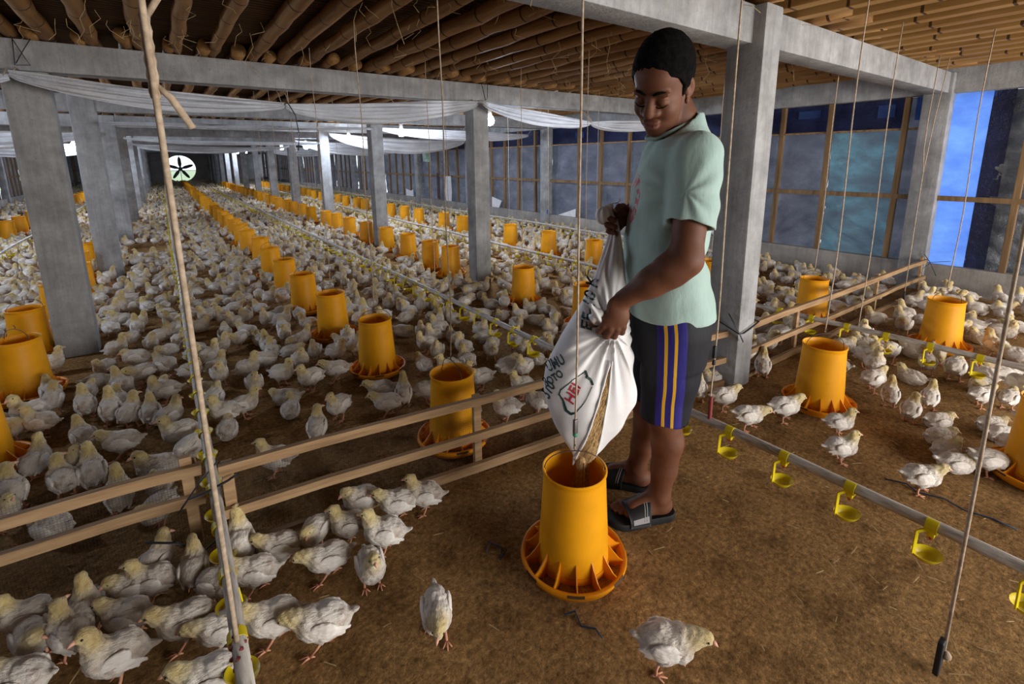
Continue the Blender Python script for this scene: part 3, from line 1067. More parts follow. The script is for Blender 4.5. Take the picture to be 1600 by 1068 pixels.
# cords that carry the drinker pipes
p = [(0.008, 1.06 + 0.018 * math.sin(k * 0.4), 0.21 + 1.77 * k / 17) for k in range(18)]
kn = MB().tube([(0.01, 1.062, 1.49), (0.03, 1.05, 1.52), (0.045, 1.05, 1.57), (0.045, 1.05, 1.65), (0.03, 1.05, 1.80), (0.02, 1.05, 1.97)], 0.0055, 7)
kn2 = MB().tube([(0.008, 1.06, 1.385), (0.03, 1.05, 1.36), (0.055, 1.045, 1.31)], [0.005, 0.0065, 0.006], 7)
kn3 = MB().tube([(0.008, 1.055 + 0.004 * math.sin(k * 1.3), 1.36 + 0.012 * k) for k in range(12)], [0.0075 + 0.0018 * (k % 2) for k in range(12)], 8)
cord(p, 0.0055, 'thick knotted cord holding the left drinker pipe, in front', [('cord_loop', kn, M['cord']), ('cord_tail', kn2, M['cord']), ('knot', kn3, M['cord']),
     ('red_binding', MB().tube([(0.01 + 0.017 * math.cos(k * 1.9), 1.06 + 0.006 * k - 0.05, 0.20 + 0.02 * math.sin(k * 1.9)) for k in range(17)], 0.005, 6), M['red'])])
cord(hang(1.68, 0.97, 0.215), 0.0034, 'cord tied with red string to the pipe beside the man\'s column',
     [('red_binding', MB().tube([(1.68, 0.97, 0.20 + 0.012 * k) for k in range(10)], [0.007 + 0.002 * (k % 2) for k in range(10)], 7), M['red']),
      ('cord_clip', MB().box((1.68, 0.97, 0.50), (0.016, 0.012, 0.05), bev=0.002).box((1.68, 0.97, 0.455), (0.012, 0.01, 0.02), bev=0.002), M['black'])])
cord(hang(1.68, 3.4, 0.215), 0.0026, 'thin cord to the middle drinker pipe beyond the fence')
cord(hang(1.68, 5.8, 0.215), 0.0022, 'thin cord to the middle drinker pipe, farther back')
cord(hang(0.01, 3.5, 0.215), 0.0026, 'thin cord to the left drinker pipe beyond the fence')
cord(hang(3.38, 1.02, 0.215), 0.0028, 'cord to the right drinker pipe next to the rails')
cord([(4.78, 1.17, 0.16), (4.77, 1.17, 0.7), (4.77, 1.17, 1.12), (4.80, 1.16, 1.5), (4.86, 1.14, 1.975)], 0.0032, 'forked cord in front of the near wall column',
     [('cord_fork', MB().tube([(4.77, 1.17, 1.12), (4.70, 1.17, 1.30), (4.69, 1.17, 1.52), (4.74, 1.17, 1.975)], 0.0032, 7), M['cord']),
      ('cord_hook', MB().bar((4.78, 1.17, 0.09), (4.78, 1.17, 0.17), 0.012, 0.012, upv=(0, 1, 0)), M['black'])])
cord([(1.40, 0.16, 0.04), (1.42, 0.165, 0.4), (1.47, 0.175, 0.8), (1.56, 0.19, 1.4), (1.64, 0.20, 1.97)], 0.0042, 'cord with a black end plate crossing the near drinker pipe',
     [('end_plate', MB().box((1.393, 0.165, 0.052), (0.028, 0.012, 0.095), bev=0.003), M['black']),
      ('knot', MB().ball((1.40, 0.155, 0.06), 0.011), M['cord'])], 'hanging cords')

# ------------------------------------------------------------------ nipple drinker lines
M['pipe'] = noisy('dusty_white_pipe', [(0.3, (0.22, 0.19, 0.16)), (0.5, (0.48, 0.44, 0.40)), (0.75, (0.66, 0.62, 0.58))], 14, 0.5, (6, 1, 6), bstr=0.1)


def cup_mb(far=False):
    b = MB()
    n = 10 if far else 20
    def ring(rx, ry, z):
        rx, ry = rx * 1.15, ry * 1.15
        return [(rx * math.cos(2 * math.pi * j / n), ry * math.sin(2 * math.pi * j / n), z) for j in range(n)]
    prof = [(0.012, 0.010, -0.112), (0.024, 0.020, -0.108), (0.033, 0.028, -0.094), (0.035, 0.030, -0.090), (0.031, 0.026, -0.092), (0.022, 0.018, -0.104), (0.004, 0.004, -0.106)]
    V = sum([ring(*q) for q in prof], [])
    Fc = []
    for i in range(len(prof) - 1):
        for j in range(n):
            j2 = (j + 1) % n
            Fc.append((i * n + j, i * n + j2, (i + 1) * n + j2, (i + 1) * n + j))
    Fc.append(tuple(range(n - 1, -1, -1))); Fc.append(tuple((len(prof) - 1) * n + j for j in range(n)))
    b.add(V, Fc)
    b.bar((-0.040, 0.006, -0.096), (-0.034, 0.010, -0.020), 0.010, 0.004, upv=(0, 1, 0))
    b.bar((-0.035, 0.010, -0.022), (-0.006, 0.004, -0.012), 0.010, 0.004, upv=(0, 1, 0))
    return b


def saddle_mb():
    b = MB()
    V, Fc = [], []
    n = 16
    for y in (-0.014, 0.014):
        for r in (0.0205, 0.016):
            for j in range(n): V.append((r * math.cos(2 * math.pi * j / n), y, r * math.sin(2 * math.pi * j / n)))
    for j in range(n):
        j2 = (j + 1) % n
        Fc += [(j, j2, 2 * n + j2, 2 * n + j), (n + j, 3 * n + j, 3 * n + j2, n + j2), (j, n + j, n + j2, j2), (2 * n + j, 2 * n + j2, 3 * n + j2, 3 * n + j)]
    b.add(V, Fc)
    b.box((0, 0, -0.026), (0.016, 0.018, 0.016), bev=0.002)
    return b


def nip_mb():
    return MB().lathe([(0.0, -0.045), (0.003, -0.045), (0.003, -0.036), (0.0085, -0.036), (0.0085, -0.032), (0, -0.032)], 12)


me_cup = cup_mb().mesh('drip_cup', M['yellow'], True); me_cup.set_sharp_from_angle(angle=math.radians(45))
me_sad = saddle_mb().mesh('saddle', M['yellow'], True); me_sad.set_sharp_from_angle(angle=math.radians(45))
me_nip = nip_mb().mesh('nipple', M['redcap'], True)
cfar = cup_mb(True)


def drinker(x, y0, y1, near0, nnear, label, z=0.20, phase=0.06, turn=0.0):
    t = empty('drinker_line', (x, y0, z))
    tag(t, label, 'drinker line', 'nipple drinker lines')
    L = y1 - y0
    pts = [(0.004 * math.sin(k * 0.8), L * k / 60, 0.004 * math.sin(k * 1.1)) for k in range(61)]
    MB().tube(pts, 0.0165, 12).build('water_pipe', M['pipe'], t, True)
    y = phase
    n = 0
    rest = MB()
    while y < y1:
        if y > y0 + 0.02:
            if y >= near0 and n < nnear:
                n += 1
                for nm, me in (('drip_cup', me_cup), ('saddle', me_sad), ('nipple', me_nip)):
                    c = link(nm, me, t); c.location = (0, y - y0, 0)
                    c.rotation_euler = (0, 0, -0.4 + turn + 0.15 * math.sin(y * 40))
                    if nm != 'drip_cup': c.rotation_euler = (0, 0, 0)
            elif y < 24:
                rest.add([(v[0], v[1] + y - y0, v[2]) for v in cfar.v], cfar.f)
        y += 0.205
    if rest.v:
        o = rest.build('far_drip_cups', M['yellow'], t, True)
        o['kind'] = 'stuff'
    return t


drinker(0.01, 0.72, 30, 0.7, 24, 'drinker pipe running away beside the left end of the fence, nearly upright in view', turn=2.6)
drinker(1.68, -0.3, 30, -0.2, 28, 'drinker pipe with yellow cups passing behind the man to the right corner')
drinker(3.38, -0.2, 30, 0.1, 20, 'drinker pipe crossing the right flock beside the open yellow feeder')
drinker(-1.70, 3.0, 30, 40, 0, 'drinker pipe with yellow cups seen left of the big leaning column')
drinker(5.03, 3.0, 30, 40, 0, 'drinker pipe nearest the right wall')

# ------------------------------------------------------------------ low lath fence with netting
def netting_mat():
    m, nt, b = new_mat('fine_black_netting')
    b.inputs['Base Color'].default_value = (0.012, 0.013, 0.011, 1)
    b.inputs['Roughness'].default_value = 0.9
    tc = nt.nodes.new('ShaderNodeTexCoord')
    sep = nt.nodes.new('ShaderNodeSeparateXYZ'); nt.links.new(tc.outputs['Object'], sep.inputs[0])
    res = []
    for ax in (0, 2):
        mu = nt.nodes.new('ShaderNodeMath'); mu.operation = 'MULTIPLY'; mu.inputs[1].default_value = 1 / 0.008
        fr = nt.nodes.new('ShaderNodeMath'); fr.operation = 'FRACT'
        lt = nt.nodes.new('ShaderNodeMath'); lt.operation = 'LESS_THAN'; lt.inputs[1].default_value = 0.06
        nt.links.new(sep.outputs[ax], mu.inputs[0]); nt.links.new(mu.outputs[0], fr.inputs[0]); nt.links.new(fr.outputs[0], lt.inputs[0])
        res.append(lt)
    mx = nt.nodes.new('ShaderNodeMath'); mx.operation = 'MAXIMUM'
    nt.links.new(res[0].outputs[0], mx.inputs[0]); nt.links.new(res[1].outputs[0], mx.inputs[1])
    nt.links.new(mx.outputs[0], b.inputs['Alpha'])
    return m


M['netting'] = netting_mat()


def fence(a, b_, posts, label, rails=((0.30, 0.335), (0.147, 0.178), (0.008, 0.045)), z_end=0.0, netting=True, pw=0.032):
    a, b_ = Vector((a[0], a[1], 0)), Vector((b_[0], b_[1], 0))
    d = b_ - a
    L = d.length
    t = empty('lath_fence', a, math.atan2(d.y, d.x))
    tag(t, label, 'fence', 'low lath fence panels')
    for (z0, z1) in rails:
        m = MB()
        n = 8
        pts = [(L * k / n, 0.002 * math.sin(k * 2.0), (z0 + z1) / 2 + 0.004 * math.sin(k * 1.3) + z_end * k / n) for k in range(n + 1)]
        for k in range(n):
            m.bar(pts[k], (pts[k + 1][0] + 0.002, pts[k + 1][1], pts[k + 1][2]), 0.020, z1 - z0, m=0)
        m.build('rail', M['lath'], t)
    for s in posts:
        MB().box((s, 0.021, 0.165), (pw, 0.022, 0.33), bev=0.002).build('post', M['lath'], t)
    if netting:
        nm = MB().add([(0, 0.034, 0.01), (L, 0.034, 0.01), (L, 0.034, 0.32 + z_end), (0, 0.034, 0.32)], [(0, 1, 2, 3)])
        nm.build('netting', M['netting'], t)
    return t


fence((-0.95, 1.79), (-0.015, 1.706), [0.05, 0.9], 'wooden lath fence panel left of the left drinker pipe', rails=((0.272, 0.306), (0.168, 0.202)))
fence((0.03, 1.605), (2.39, 1.315), [0.02, 0.884, 1.75], 'wooden lath fence panel from the left drinker pipe to the man\'s column', rails=((0.300, 0.332), (0.148, 0.180), (0.008, 0.045)))
fence((2.55, 1.29), (5.70, 1.27), [0.64, 2.0, 3.08], 'wooden lath fence panel from the man\'s column to the right wall', z_end=-0.03)


def strap(pts, w, label):
    o = MB().tube(pts, w, 6, flat=0.35).build('rubber_strap', M['black'], None, True)
    return tag(o, label, 'strap', 'black rubber straps')


strap([(-0.075, 1.60, 0.235), (-0.055, 1.60, 0.26), (-0.01, 1.585, 0.27), (0.05, 1.585, 0.285), (0.075, 1.59, 0.292)], 0.007, 'black strap tying the two fence panels together, lying level')
strap([(-0.082, 1.60, 0.225), (-0.06, 1.59, 0.26), (-0.02, 1.58, 0.315), (0.03, 1.575, 0.365)], 0.008, 'black strap rising slanted across the left drinker pipe')
strap([(-0.17, 1.60, 0.17), (-0.10, 1.60, 0.13), (-0.035, 1.60, 0.07), (0.02, 1.60, 0.10), (0.02, 1.60, 0.01)], 0.006, 'black strap near the floor at the two fence posts')
strap([(2.37, 1.48, 0.40), (2.368, 1.42, 0.395), (2.369, 1.33, 0.365), (2.37, 1.24, 0.335), (2.40, 1.235, 0.333), (2.47, 1.236, 0.345), (2.56, 1.236, 0.365), (2.57, 1.33, 0.375)], 0.007,
      'black strap wound round the man\'s column at sack height')
strap([(2.36, 1.30, 0.435), (2.363, 1.26, 0.375), (2.368, 1.235, 0.335), (2.39, 1.225, 0.29)], 0.006, 'short loose strap end on the corner of the man\'s column')
strap([(5.69, 1.42, 0.215), (5.685, 1.33, 0.26), (5.68, 1.235, 0.28), (5.68, 1.15, 0.30), (5.69, 1.10, 0.31)], 0.006, 'black strap round the near wall column')
strap([(5.675, 1.29, 0.35), (5.67, 1.24, 0.285), (5.675, 1.18, 0.16)], 0.006, 'short loose strap end on the near wall column')
strap([(5.68, 1.24, 0.27), (5.67, 1.30, 0.19), (5.675, 1.33, 0.08)], 0.006, 'strap tail hanging down the near wall column')
strap([(-0.595, 4.02, 1.96), (-0.605, 4.015, 1.81), (-0.54, 4.015, 1.815), (-0.56, 4.015, 1.86), (-0.60, 4.015, 1.965)], 0.006, 'black strap loop on the beam above the big left column')
strap([(-0.60, 4.02, 1.82), (-0.56, 4.012, 1.89), (-0.52, 4.02, 1.96)], 0.005, 'crossing strap on the beam above the big left column')
strap([(2.56, 4.02, 1.965), (2.60, 4.015, 1.81), (2.50, 4.015, 1.80), (2.44, 4.02, 1.80)], 0.006, 'black strap on the beam above the middle column')
strap([(2.63, 4.02, 1.965), (2.62, 4.015, 1.83), (2.60, 4.015, 1.81)], 0.005, 'second strap strand on the beam above the middle column')
strap([(0.772, 3.85, 1.69), (0.80, 3.83, 1.655), (0.838, 3.83, 1.58), (0.845, 3.83, 1.50), (0.852, 3.83, 1.455), (0.835, 3.83, 1.33)], 0.008, 'black tie between two curtain swags with a hanging tail')

# ------------------------------------------------------------------ sack sheets hung on the right wall
def flat_sheet(name, pts, mat, label, cat='sheet', x=5.765):
    n = len(pts)
    V = [(x, y, z) for y, z in pts] + [(x + 0.004, y, z) for y, z in pts]
    o = MB().add(V, [tuple(range(n - 1, -1, -1)), tuple(range(n, 2 * n))] + [(i, (i + 1) % n, n + (i + 1) % n, n + i) for i in range(n)]).build(name, mat)
    return tag(o, label, cat, 'sack sheets on the right wall')


flat_sheet('sack_sheet', [(8.72, 0.47), (8.35, 0.40), (8.48, 0.21), (8.72, 0.21)], M['white_sack'], 'white sack sheet low on the wall right of the middle column')
flat_sheet('sack_sheet', [(10.81, 0.86), (10.55, 0.87), (10.52, 0.5), (10.56, 0.19), (10.82, 0.17), (10.86, 0.5)], M['white_sack'], 'tall white sack strip on the wall left of the middle column')
flat_sheet('sack_sheet', [(13.3, 0.45), (12.95, 0.40), (12.8, 0.45), (12.8, 0.2), (13.3, 0.2)], M['white_sack'], 'small white sack sheet on the wall right of the second column')
flat_sheet('dark_red_strip', [(11.30, 0.93), (11.17, 0.92), (11.15, 0.30), (11.30, 0.28)], plain('maroon_strip', (0.05, 0.02, 0.03), 0.7), 'maroon strip hanging on the right wall')
flat_sheet('printed_sheet', [(12.1, 1.685), (11.64, 1.66), (11.62, 1.21), (12.05, 1.23)], noisy('pale_green_print', [(0.4, (0.55, 0.6, 0.55)), (0.6, (0.15, 0.4, 0.28))], 9, 0.6, bstr=0), 'pale sheet with green print high on the right wall')
flat_sheet('sack_sheet', [(6.55, 0.255), (6.09, 0.40), (6.09, 0.255)], M['white_sack'], 'white triangular sack corner beside the rope and the wall column')
flat_sheet('gap_light_patch', [(6.775, 0.33), (6.73, 0.34), (6.73, 0.255), (6.775, 0.255)], M['tarp_bright'], 'small bright patch painted as daylight between the sheet and the wall column', x=5.69)  # solid bright blue patch; its colour stands in for daylight
o = flat_sheet('sack_sheet', [(3.56, 0.43), (3.40, 0.47), (3.41, 0.30), (3.47, 0.26), (3.55, 0.32)], M['white_sack'], 'white sack scrap with green letters PE behind the man\'s back')


def text_mesh(s, size, extrude=0.0):
    cu = bpy.data.curves.new('lettering', 'FONT')
    cu.body = s
    cu.size = size
    cu.align_x, cu.align_y = 'CENTER', 'CENTER'
    cu.extrude = extrude
    cu.resolution_u = 3
    cu.offset = size * 0.022
    tmp = bpy.data.objects.new('lettering', cu)
    C.objects.link(tmp)
    dg = bpy.context.evaluated_depsgraph_get()
    me = bpy.data.meshes.new_from_object(tmp.evaluated_get(dg))
    bpy.data.objects.remove(tmp)
    return me


M['green_ink'] = plain('green_ink', (0.02, 0.22, 0.09), 0.6)
me = text_mesh('PE', 0.085)
me.materials.clear(); me.materials.append(M['green_ink'])
lt = link('lettering', me, o)
lt.matrix_local = Matrix(((0, 0, -1, 5.763), (-1, 0, 0, 3.478), (0, 1, 0, 0.385), (0, 0, 0, 1)))

# ------------------------------------------------------------------ loose bits on the litter
rs = np.random.RandomState(3)
stb = MB()
for k in range(420):
    x, y = rs.uniform(-0.6, 3.6), rs.uniform(0.05, 2.6)
    a, L = rs.rand() * 6.28, rs.uniform(0.01, 0.05)
    c, s = math.cos(a) * L, math.sin(a) * L
    w = 0.0011
    z = 0.003
    stb.bar((x - c / 2, y - s / 2, z), (x + c / 2, y + s / 2, z + rs.uniform(0, 0.004)), w * 2, w)
M['straw'] = noisy('straw_bits', [(0.3, (0.30, 0.20, 0.09)), (0.7, (0.58, 0.44, 0.24))], 30, 0.8, bstr=0)
tag(stb.build('straw_bits', M['straw']), 'pale straw bits scattered over the litter', 'straw', kind='stuff')
M['twine'] = plain('blue_twine', (0.03, 0.055, 0.11), 0.8)


def twine(P, label, r=0.0025):
    o = MB().tube([(x, y, 0.004 + 0.002 * math.sin(i * 2.2)) for i, (x, y) in enumerate(P)], r, 6).build('twine', M['twine'], None, True)
    tag(o, label, 'twine', 'frayed blue twine on the litter')


twine([(0.70, 1.13), (0.73, 1.16), (0.755, 1.12), (0.72, 1.08), (0.76, 1.10)], 'frayed blue twine left of the feeder being filled')
twine([(0.76, 0.82), (0.79, 0.81), (0.775, 0.77), (0.80, 0.74), (0.795, 0.71)], 'frayed blue twine in front of the feeder being filled')
twine([(2.16, 0.50), (2.19, 0.44), (2.17, 0.40), (2.20, 0.33), (2.18, 0.27), (2.21, 0.2), (2.20, 0.14)], 'blue twine on the litter right of the near drinker pipe', 0.0026)

# cobweb and straw wisps hanging from the bamboo
ws = MB()
for k in range(150):
    x, y = rs.uniform(-0.6, 4.6), rs.uniform(1.3, 4.0)
    L = rs.uniform(0.03, 0.12) * (2 if rs.rand() < 0.12 else 1)
    P3 = [(x + rs.uniform(-0.02, 0.02) * i, y + rs.uniform(-0.02, 0.02) * i, 1.972 - L * i / 3) for i in range(4)]
    ws.tube(P3, 0.0012, 4, False)
tag(ws.build('hanging_wisps', M['straw']), 'dusty cobweb and straw wisps hanging from the bamboo ceiling', 'wisps', kind='stuff')
# ------------------------------------------------------------------ the man
# his own frame: x forward, y to his left (towards the camera), z up
MX = Matrix(((-0.8068, -0.5908, 0, 1.27), (0.5908, -0.8068, 0, 1.0), (0, 0, 1, 0), (0, 0, 0, 1)))


def skin_mat():
    m, nt, b = new_mat('brown_skin')
    t = tex(nt, 11, 4, 0.6)
    r = ramp(nt, [(0.3, (0.090, 0.032, 0.016)), (0.55, (0.138, 0.052, 0.026)), (0.78, (0.178, 0.072, 0.037))])
    nt.links.new(t.outputs[0], r.inputs[0])
    at = nt.nodes.new('ShaderNodeAttribute'); at.attribute_name = 'lip'
    nt.links.new(mix(nt, r.outputs[0], (0.17, 0.055, 0.045), at.outputs['Fac']), b.inputs['Base Color'])
    b.inputs['Roughness'].default_value = 0.6
    b.inputs['Specular IOR Level'].default_value = 0.32
    b.inputs['Subsurface Weight'].default_value = 0.06
    b.inputs['Subsurface Radius'].default_value = (0.012, 0.005, 0.003)
    b.inputs['Subsurface Scale'].default_value = 0.4
    t2 = tex(nt, 220, 3, 0.6)
    bump(nt, b, t2.outputs[0], 0.12, 0.001)
    return m


def shirt_mat():
    m, nt, b = new_mat('mint_cotton')
    t = tex(nt, 6, 4, 0.6)
    r = ramp(nt, [(0.3, (0.335, 0.475, 0.44)), (0.7, (0.415, 0.56, 0.525))])
    nt.links.new(t.outputs[0], r.inputs[0])
    # faded red circular print on the chest
    tc = nt.nodes.new('ShaderNodeTexCoord')
    sep = nt.nodes.new('ShaderNodeSeparateXYZ'); nt.links.new(tc.outputs['Object'], sep.inputs[0])
    def math_(op, a, b_=None):
        n = nt.nodes.new('ShaderNodeMath'); n.operation = op
        for i, v in enumerate((a, b_)):
            if v is None: continue
            if isinstance(v, (int, float)): n.inputs[i].default_value = v
            else: nt.links.new(v, n.inputs[i])
        return n.outputs[0]
    dy = math_('SUBTRACT', sep.outputs[1], 0.005)
    dz = math_('SUBTRACT', sep.outputs[2], 1.125)
    rr = math_('SQRT', math_('ADD', math_('MULTIPLY', dy, dy), math_('MULTIPLY', math_('MULTIPLY', dz, dz), 0.6)))
    ring = math_('MULTIPLY', math_('GREATER_THAN', rr, 0.030), math_('LESS_THAN', rr, 0.062))
    n2 = tex(nt, 55, 2, 0.5)
    ink = math_('MULTIPLY', math_('MULTIPLY', ring, math_('GREATER_THAN', n2.outputs[0], 0.47)), math_('GREATER_THAN', sep.outputs[0], -0.02))
    nt.links.new(mix(nt, r.outputs[0], (0.55, 0.09, 0.13), math_('MULTIPLY', ink, 0.85)), b.inputs['Base Color'])
    b.inputs['Roughness'].default_value = 0.9
    b.inputs['Specular IOR Level'].default_value = 0.15
    b.inputs['Sheen Weight'].default_value = 0.2
    t3 = tex(nt, 16, 4, 0.6, (1.4, 1, 0.55))
    bump(nt, b, t3.outputs[0], 0.35, 0.012)
    return m


def shorts_mat():
    m, nt, b = new_mat('black_shorts_with_side_stripe')
    tc = nt.nodes.new('ShaderNodeTexCoord')
    sep = nt.nodes.new('ShaderNodeSeparateXYZ'); nt.links.new(tc.outputs['Object'], sep.inputs[0])
    def math_(op, a, b_=None):
        n = nt.nodes.new('ShaderNodeMath'); n.operation = op
        for i, v in enumerate((a, b_)):
            if v is None: continue
            if isinstance(v, (int, float)): n.inputs[i].default_value = v
            else: nt.links.new(v, n.inputs[i])
        return n.outputs[0]
    # stripe coordinate: forward distance from the seam, which drifts a little with height
    s = math_('SUBTRACT', sep.outputs[0], math_('MULTIPLY', math_('SUBTRACT', sep.outputs[2], 0.42), 0.035))
    out = math_('GREATER_THAN', sep.outputs[1], 0.06)
    def band(a, c): return math_('MULTIPLY', math_('MULTIPLY', math_('GREATER_THAN', s, a), math_('LESS_THAN', s, c)), out)
    blue = band(-0.094, -0.012)
    y1, y2 = band(-0.039, -0.030), band(-0.066, -0.057)
    c = mix(nt, (0.010, 0.011, 0.016), (0.028, 0.022, 0.19), blue)
    c = mix(nt, c, (0.80, 0.45, 0.03), math_('MAXIMUM', y1, y2))
    nt.links.new(c, b.inputs['Base Color'])
    b.inputs['Roughness'].default_value = 0.7
    b.inputs['Specular IOR Level'].default_value = 0.25
    t3 = tex(nt, 14, 4, 0.6, (1.2, 1.2, 0.4))
    bump(nt, b, t3.outputs[0], 0.35, 0.012)
    return m


M['skin'], M['shirt'], M['shorts'] = skin_mat(), shirt_mat(), shorts_mat()
M['hair'] = noisy('short_black_hair', [(0.3, (0.003, 0.003, 0.003)), (0.7, (0.008, 0.007, 0.007))], 60, 0.95, bstr=0.9, bdist=0.004, bscale=260, spec=0.06)
M['sandal'] = noisy('black_rubber_sandal', [(0.3, (0.008, 0.0085, 0.010)), (0.7, (0.018, 0.019, 0.021))], 20, 0.6, bstr=0.2, bdist=0.001)
M['sandal_grey'] = plain('grey_sandal_print', (0.30, 0.30, 0.31), 0.6)

# head frame
HC = np.array([0.000, 0.085, 1.460])
HST = 1.12
yaw_h, pit_h, rol_h = math.radians(50), math.radians(33), math.radians(9)
Dh = np.array([math.cos(yaw_h), math.sin(yaw_h), 0])
HD = math.cos(pit_h) * Dh - math.sin(pit_h) * np.array([0, 0, 1.0])
HS0 = np.array([-math.sin(yaw_h), math.cos(yaw_h), 0])
HU0 = np.cross(HD, HS0)
HS = math.cos(rol_h) * HS0 - math.sin(rol_h) * HU0
HU = math.cos(rol_h) * HU0 + math.sin(rol_h) * HS0
HSC = 1.0


def hp(d, s, u):
    """head point (forward, left, up) -> man frame"""
    p = (HD * d + HS * s + HU * u) * HSC
    return HC + p * np.array([1, 1, HST])


def hloc(X, Y, Z):
    x, y, z = X - HC[0], Y - HC[1], (Z - HC[2]) / HST
    return [(x * a[0] + y * a[1] + z * a[2]) / HSC for a in (HD, HS, HU)]


def hell(f, c, r, k=0.008, mode='add', rot=None):
    R = np.eye(3) if rot is None else np.array(rot)
    def fn(X, Y, Z):
        q0 = hloc(X, Y, Z)
        p = [q0[i] - c[i] for i in range(3)]
        q = [R[0][i] * p[0] + R[1][i] * p[1] + R[2][i] * p[2] for i in range(3)]
        k0 = np.sqrt((q[0] / r[0]) ** 2 + (q[1] / r[1]) ** 2 + (q[2] / r[2]) ** 2)
        k1 = np.sqrt((q[0] / r[0] ** 2) ** 2 + (q[1] / r[1] ** 2) ** 2 + (q[2] / r[2] ** 2) ** 2) + 1e-9
        return k0 * (k0 - 1) / k1
    w = hp(*c); m = max(r) * 1.25
    f.op(fn, w - m, w + m, k, mode)


def hcone(f, a, b, ra, rb, k=0.006, mode='add'):
    a, b = np.array(a, float), np.array(b, float)
    ab = b - a; L = ab @ ab + 1e-12
    def fn(X, Y, Z):
        q = hloc(X, Y, Z)
        p = [q[i] - a[i] for i in range(3)]
        t = np.clip((p[0] * ab[0] + p[1] * ab[1] + p[2] * ab[2]) / L, 0, 1)
        return np.sqrt(sum((p[i] - t * ab[i]) ** 2 for i in range(3))) - (ra + (rb - ra) * t)
    wa, wb = hp(*a), hp(*b); m = max(ra, rb) * 1.3
    f.op(fn, np.minimum(wa, wb) - m, np.maximum(wa, wb) + m, k, mode)


def tower(f, tab, k=0.01, off=0.0, z0=None, z1=None, ex=2.2):
    """upright body part given by height: (z, centre x, half depth, centre y, half width)"""
    T = np.array(tab, float)
    zz = T[:, 0]
    def fn(X, Y, Z):
        c, h, cl, w = [np.interp(Z, zz, T[:, i]) for i in range(1, 5)]
        h, w = h + off, w + off
        q = (np.abs((X - c) / h) ** ex + np.abs((Y - cl) / w) ** ex) ** (1 / ex)
        d = (q - 1) * np.minimum(h, w)
        return np.maximum(d, np.maximum((z0 if z0 is not None else zz[0]) - Z, Z - (z1 if z1 is not None else zz[-1])))
    f.op(fn, (-0.35, -0.32, zz[0]), (0.25, 0.32, zz[-1]), k)


TORSO = [(0.62, -0.080, 0.108, 0, 0.160), (0.76, -0.080, 0.116, 0, 0.164), (0.87, -0.066, 0.112, 0, 0.158), (0.945, -0.054, 0.102, 0, 0.156),
         (1.04, -0.066, 0.108, 0, 0.164), (1.16, -0.076, 0.108, 0, 0.170), (1.22, -0.085, 0.100, 0, 0.170), (1.275, -0.088, 0.084, 0, 0.156), (1.31, -0.090, 0.070, 0, 0.120), (1.345, -0.092, 0.054, 0, 0.080), (1.37, -0.09, 0.045, 0.0, 0.055)]

LSH, LEL, LFM, LWR = np.array((-0.088, 0.170, 1.262)), np.array((-0.042, 0.246, 0.970)), np.array((0.040, 0.214, 0.898)), np.array((0.112, 0.182, 0.838))
RSH, REL, RWR = np.array((-0.088, -0.175, 1.262)), np.array((-0.135, -0.255, 1.075)), np.array((0.028, -0.085, 1.078))

f = Field((-0.31, -0.36, -0.002), (0.26, 0.36, 1.68), 0.004)
tower(f, TORSO, 0.02)
# legs
f.chain([(-0.085, 0.085, 0.74), (-0.075, 0.086, 0.56), (-0.063, 0.082, 0.41), (-0.079, 0.080, 0.305), (-0.074, 0.078, 0.20), (-0.066, 0.075, 0.105), (-0.068, 0.072, 0.06)],
        [0.086, 0.072, 0.054, 0.052, 0.043, 0.034, 0.034], 0.015)
f.chain([(-0.085, -0.085, 0.74), (-0.062, -0.076, 0.56), (-0.045, -0.066, 0.39), (-0.054, -0.066, 0.285), (-0.040, -0.072, 0.19), (-0.024, -0.078, 0.105), (-0.026, -0.080, 0.06)],
        [0.086, 0.072, 0.053, 0.051, 0.042, 0.033, 0.033], 0.015)
f.ell((-0.082, 0.080, 0.30), (0.040, 0.040, 0.075), None, 0.02)
f.ell((-0.030, 0.078, 0.43), (0.028, 0.034, 0.040), None, 0.02)
# feet
FEET = {'near': (np.array((-0.108, 0.062)), np.array((0.108, 0.104)), 1), 'far': (np.array((-0.072, -0.066)), np.array((0.118, -0.140)), -1)}
SOLE = 0.026
for nm, (hl, to, side) in FEET.items():
    ax = (to - hl) / np.linalg.norm(to - hl)
    sd = np.array((-ax[1], ax[0]))
    P = lambda a, b, z: np.array((*(hl + ax * a + sd * b), z))
    f.ell(P(0.028, 0, SOLE + 0.026), (0.034, 0.030, 0.030), None, 0.012)
    f.cone(P(0.05, 0, SOLE + 0.058), P(0.135, 0.0, SOLE + 0.028), 0.032, 0.026, 0.02)
    f.cone(P(0.03, 0.002, SOLE + 0.022), P(0.15, 0.012, SOLE + 0.018), 0.027, 0.022, 0.015)
    f.cone(P(0.10, -0.016, SOLE + 0.018), P(0.16, -0.020, SOLE + 0.016), 0.022, 0.020, 0.015)
    for i in range(5):
        # big toe lies on the inner side
        b = side * -0.034 + side * 0.0165 * i
        L = (0.036, 0.034, 0.030, 0.024, 0.018)[i]
        r = (0.0125, 0.0095, 0.009, 0.0088, 0.0085)[i]
        s0 = 0.165 - 0.004 * i * i * 0.6
        f.cone(P(s0, b, SOLE + 0.017), P(s0 + L * 0.6, b, SOLE + 0.016), r, r, 0.006)
        f.cone(P(s0 + L * 0.6, b, SOLE + 0.016), P(s0 + L, b, SOLE + 0.011), r, r * 0.9, 0.004)
    f.ell(P(0.052, side * 0.030, 0.092), (0.013, 0.011, 0.014), None, 0.012)
    f.ell(P(0.056, -side * 0.030, 0.098), (0.013, 0.011, 0.014), None, 0.012)
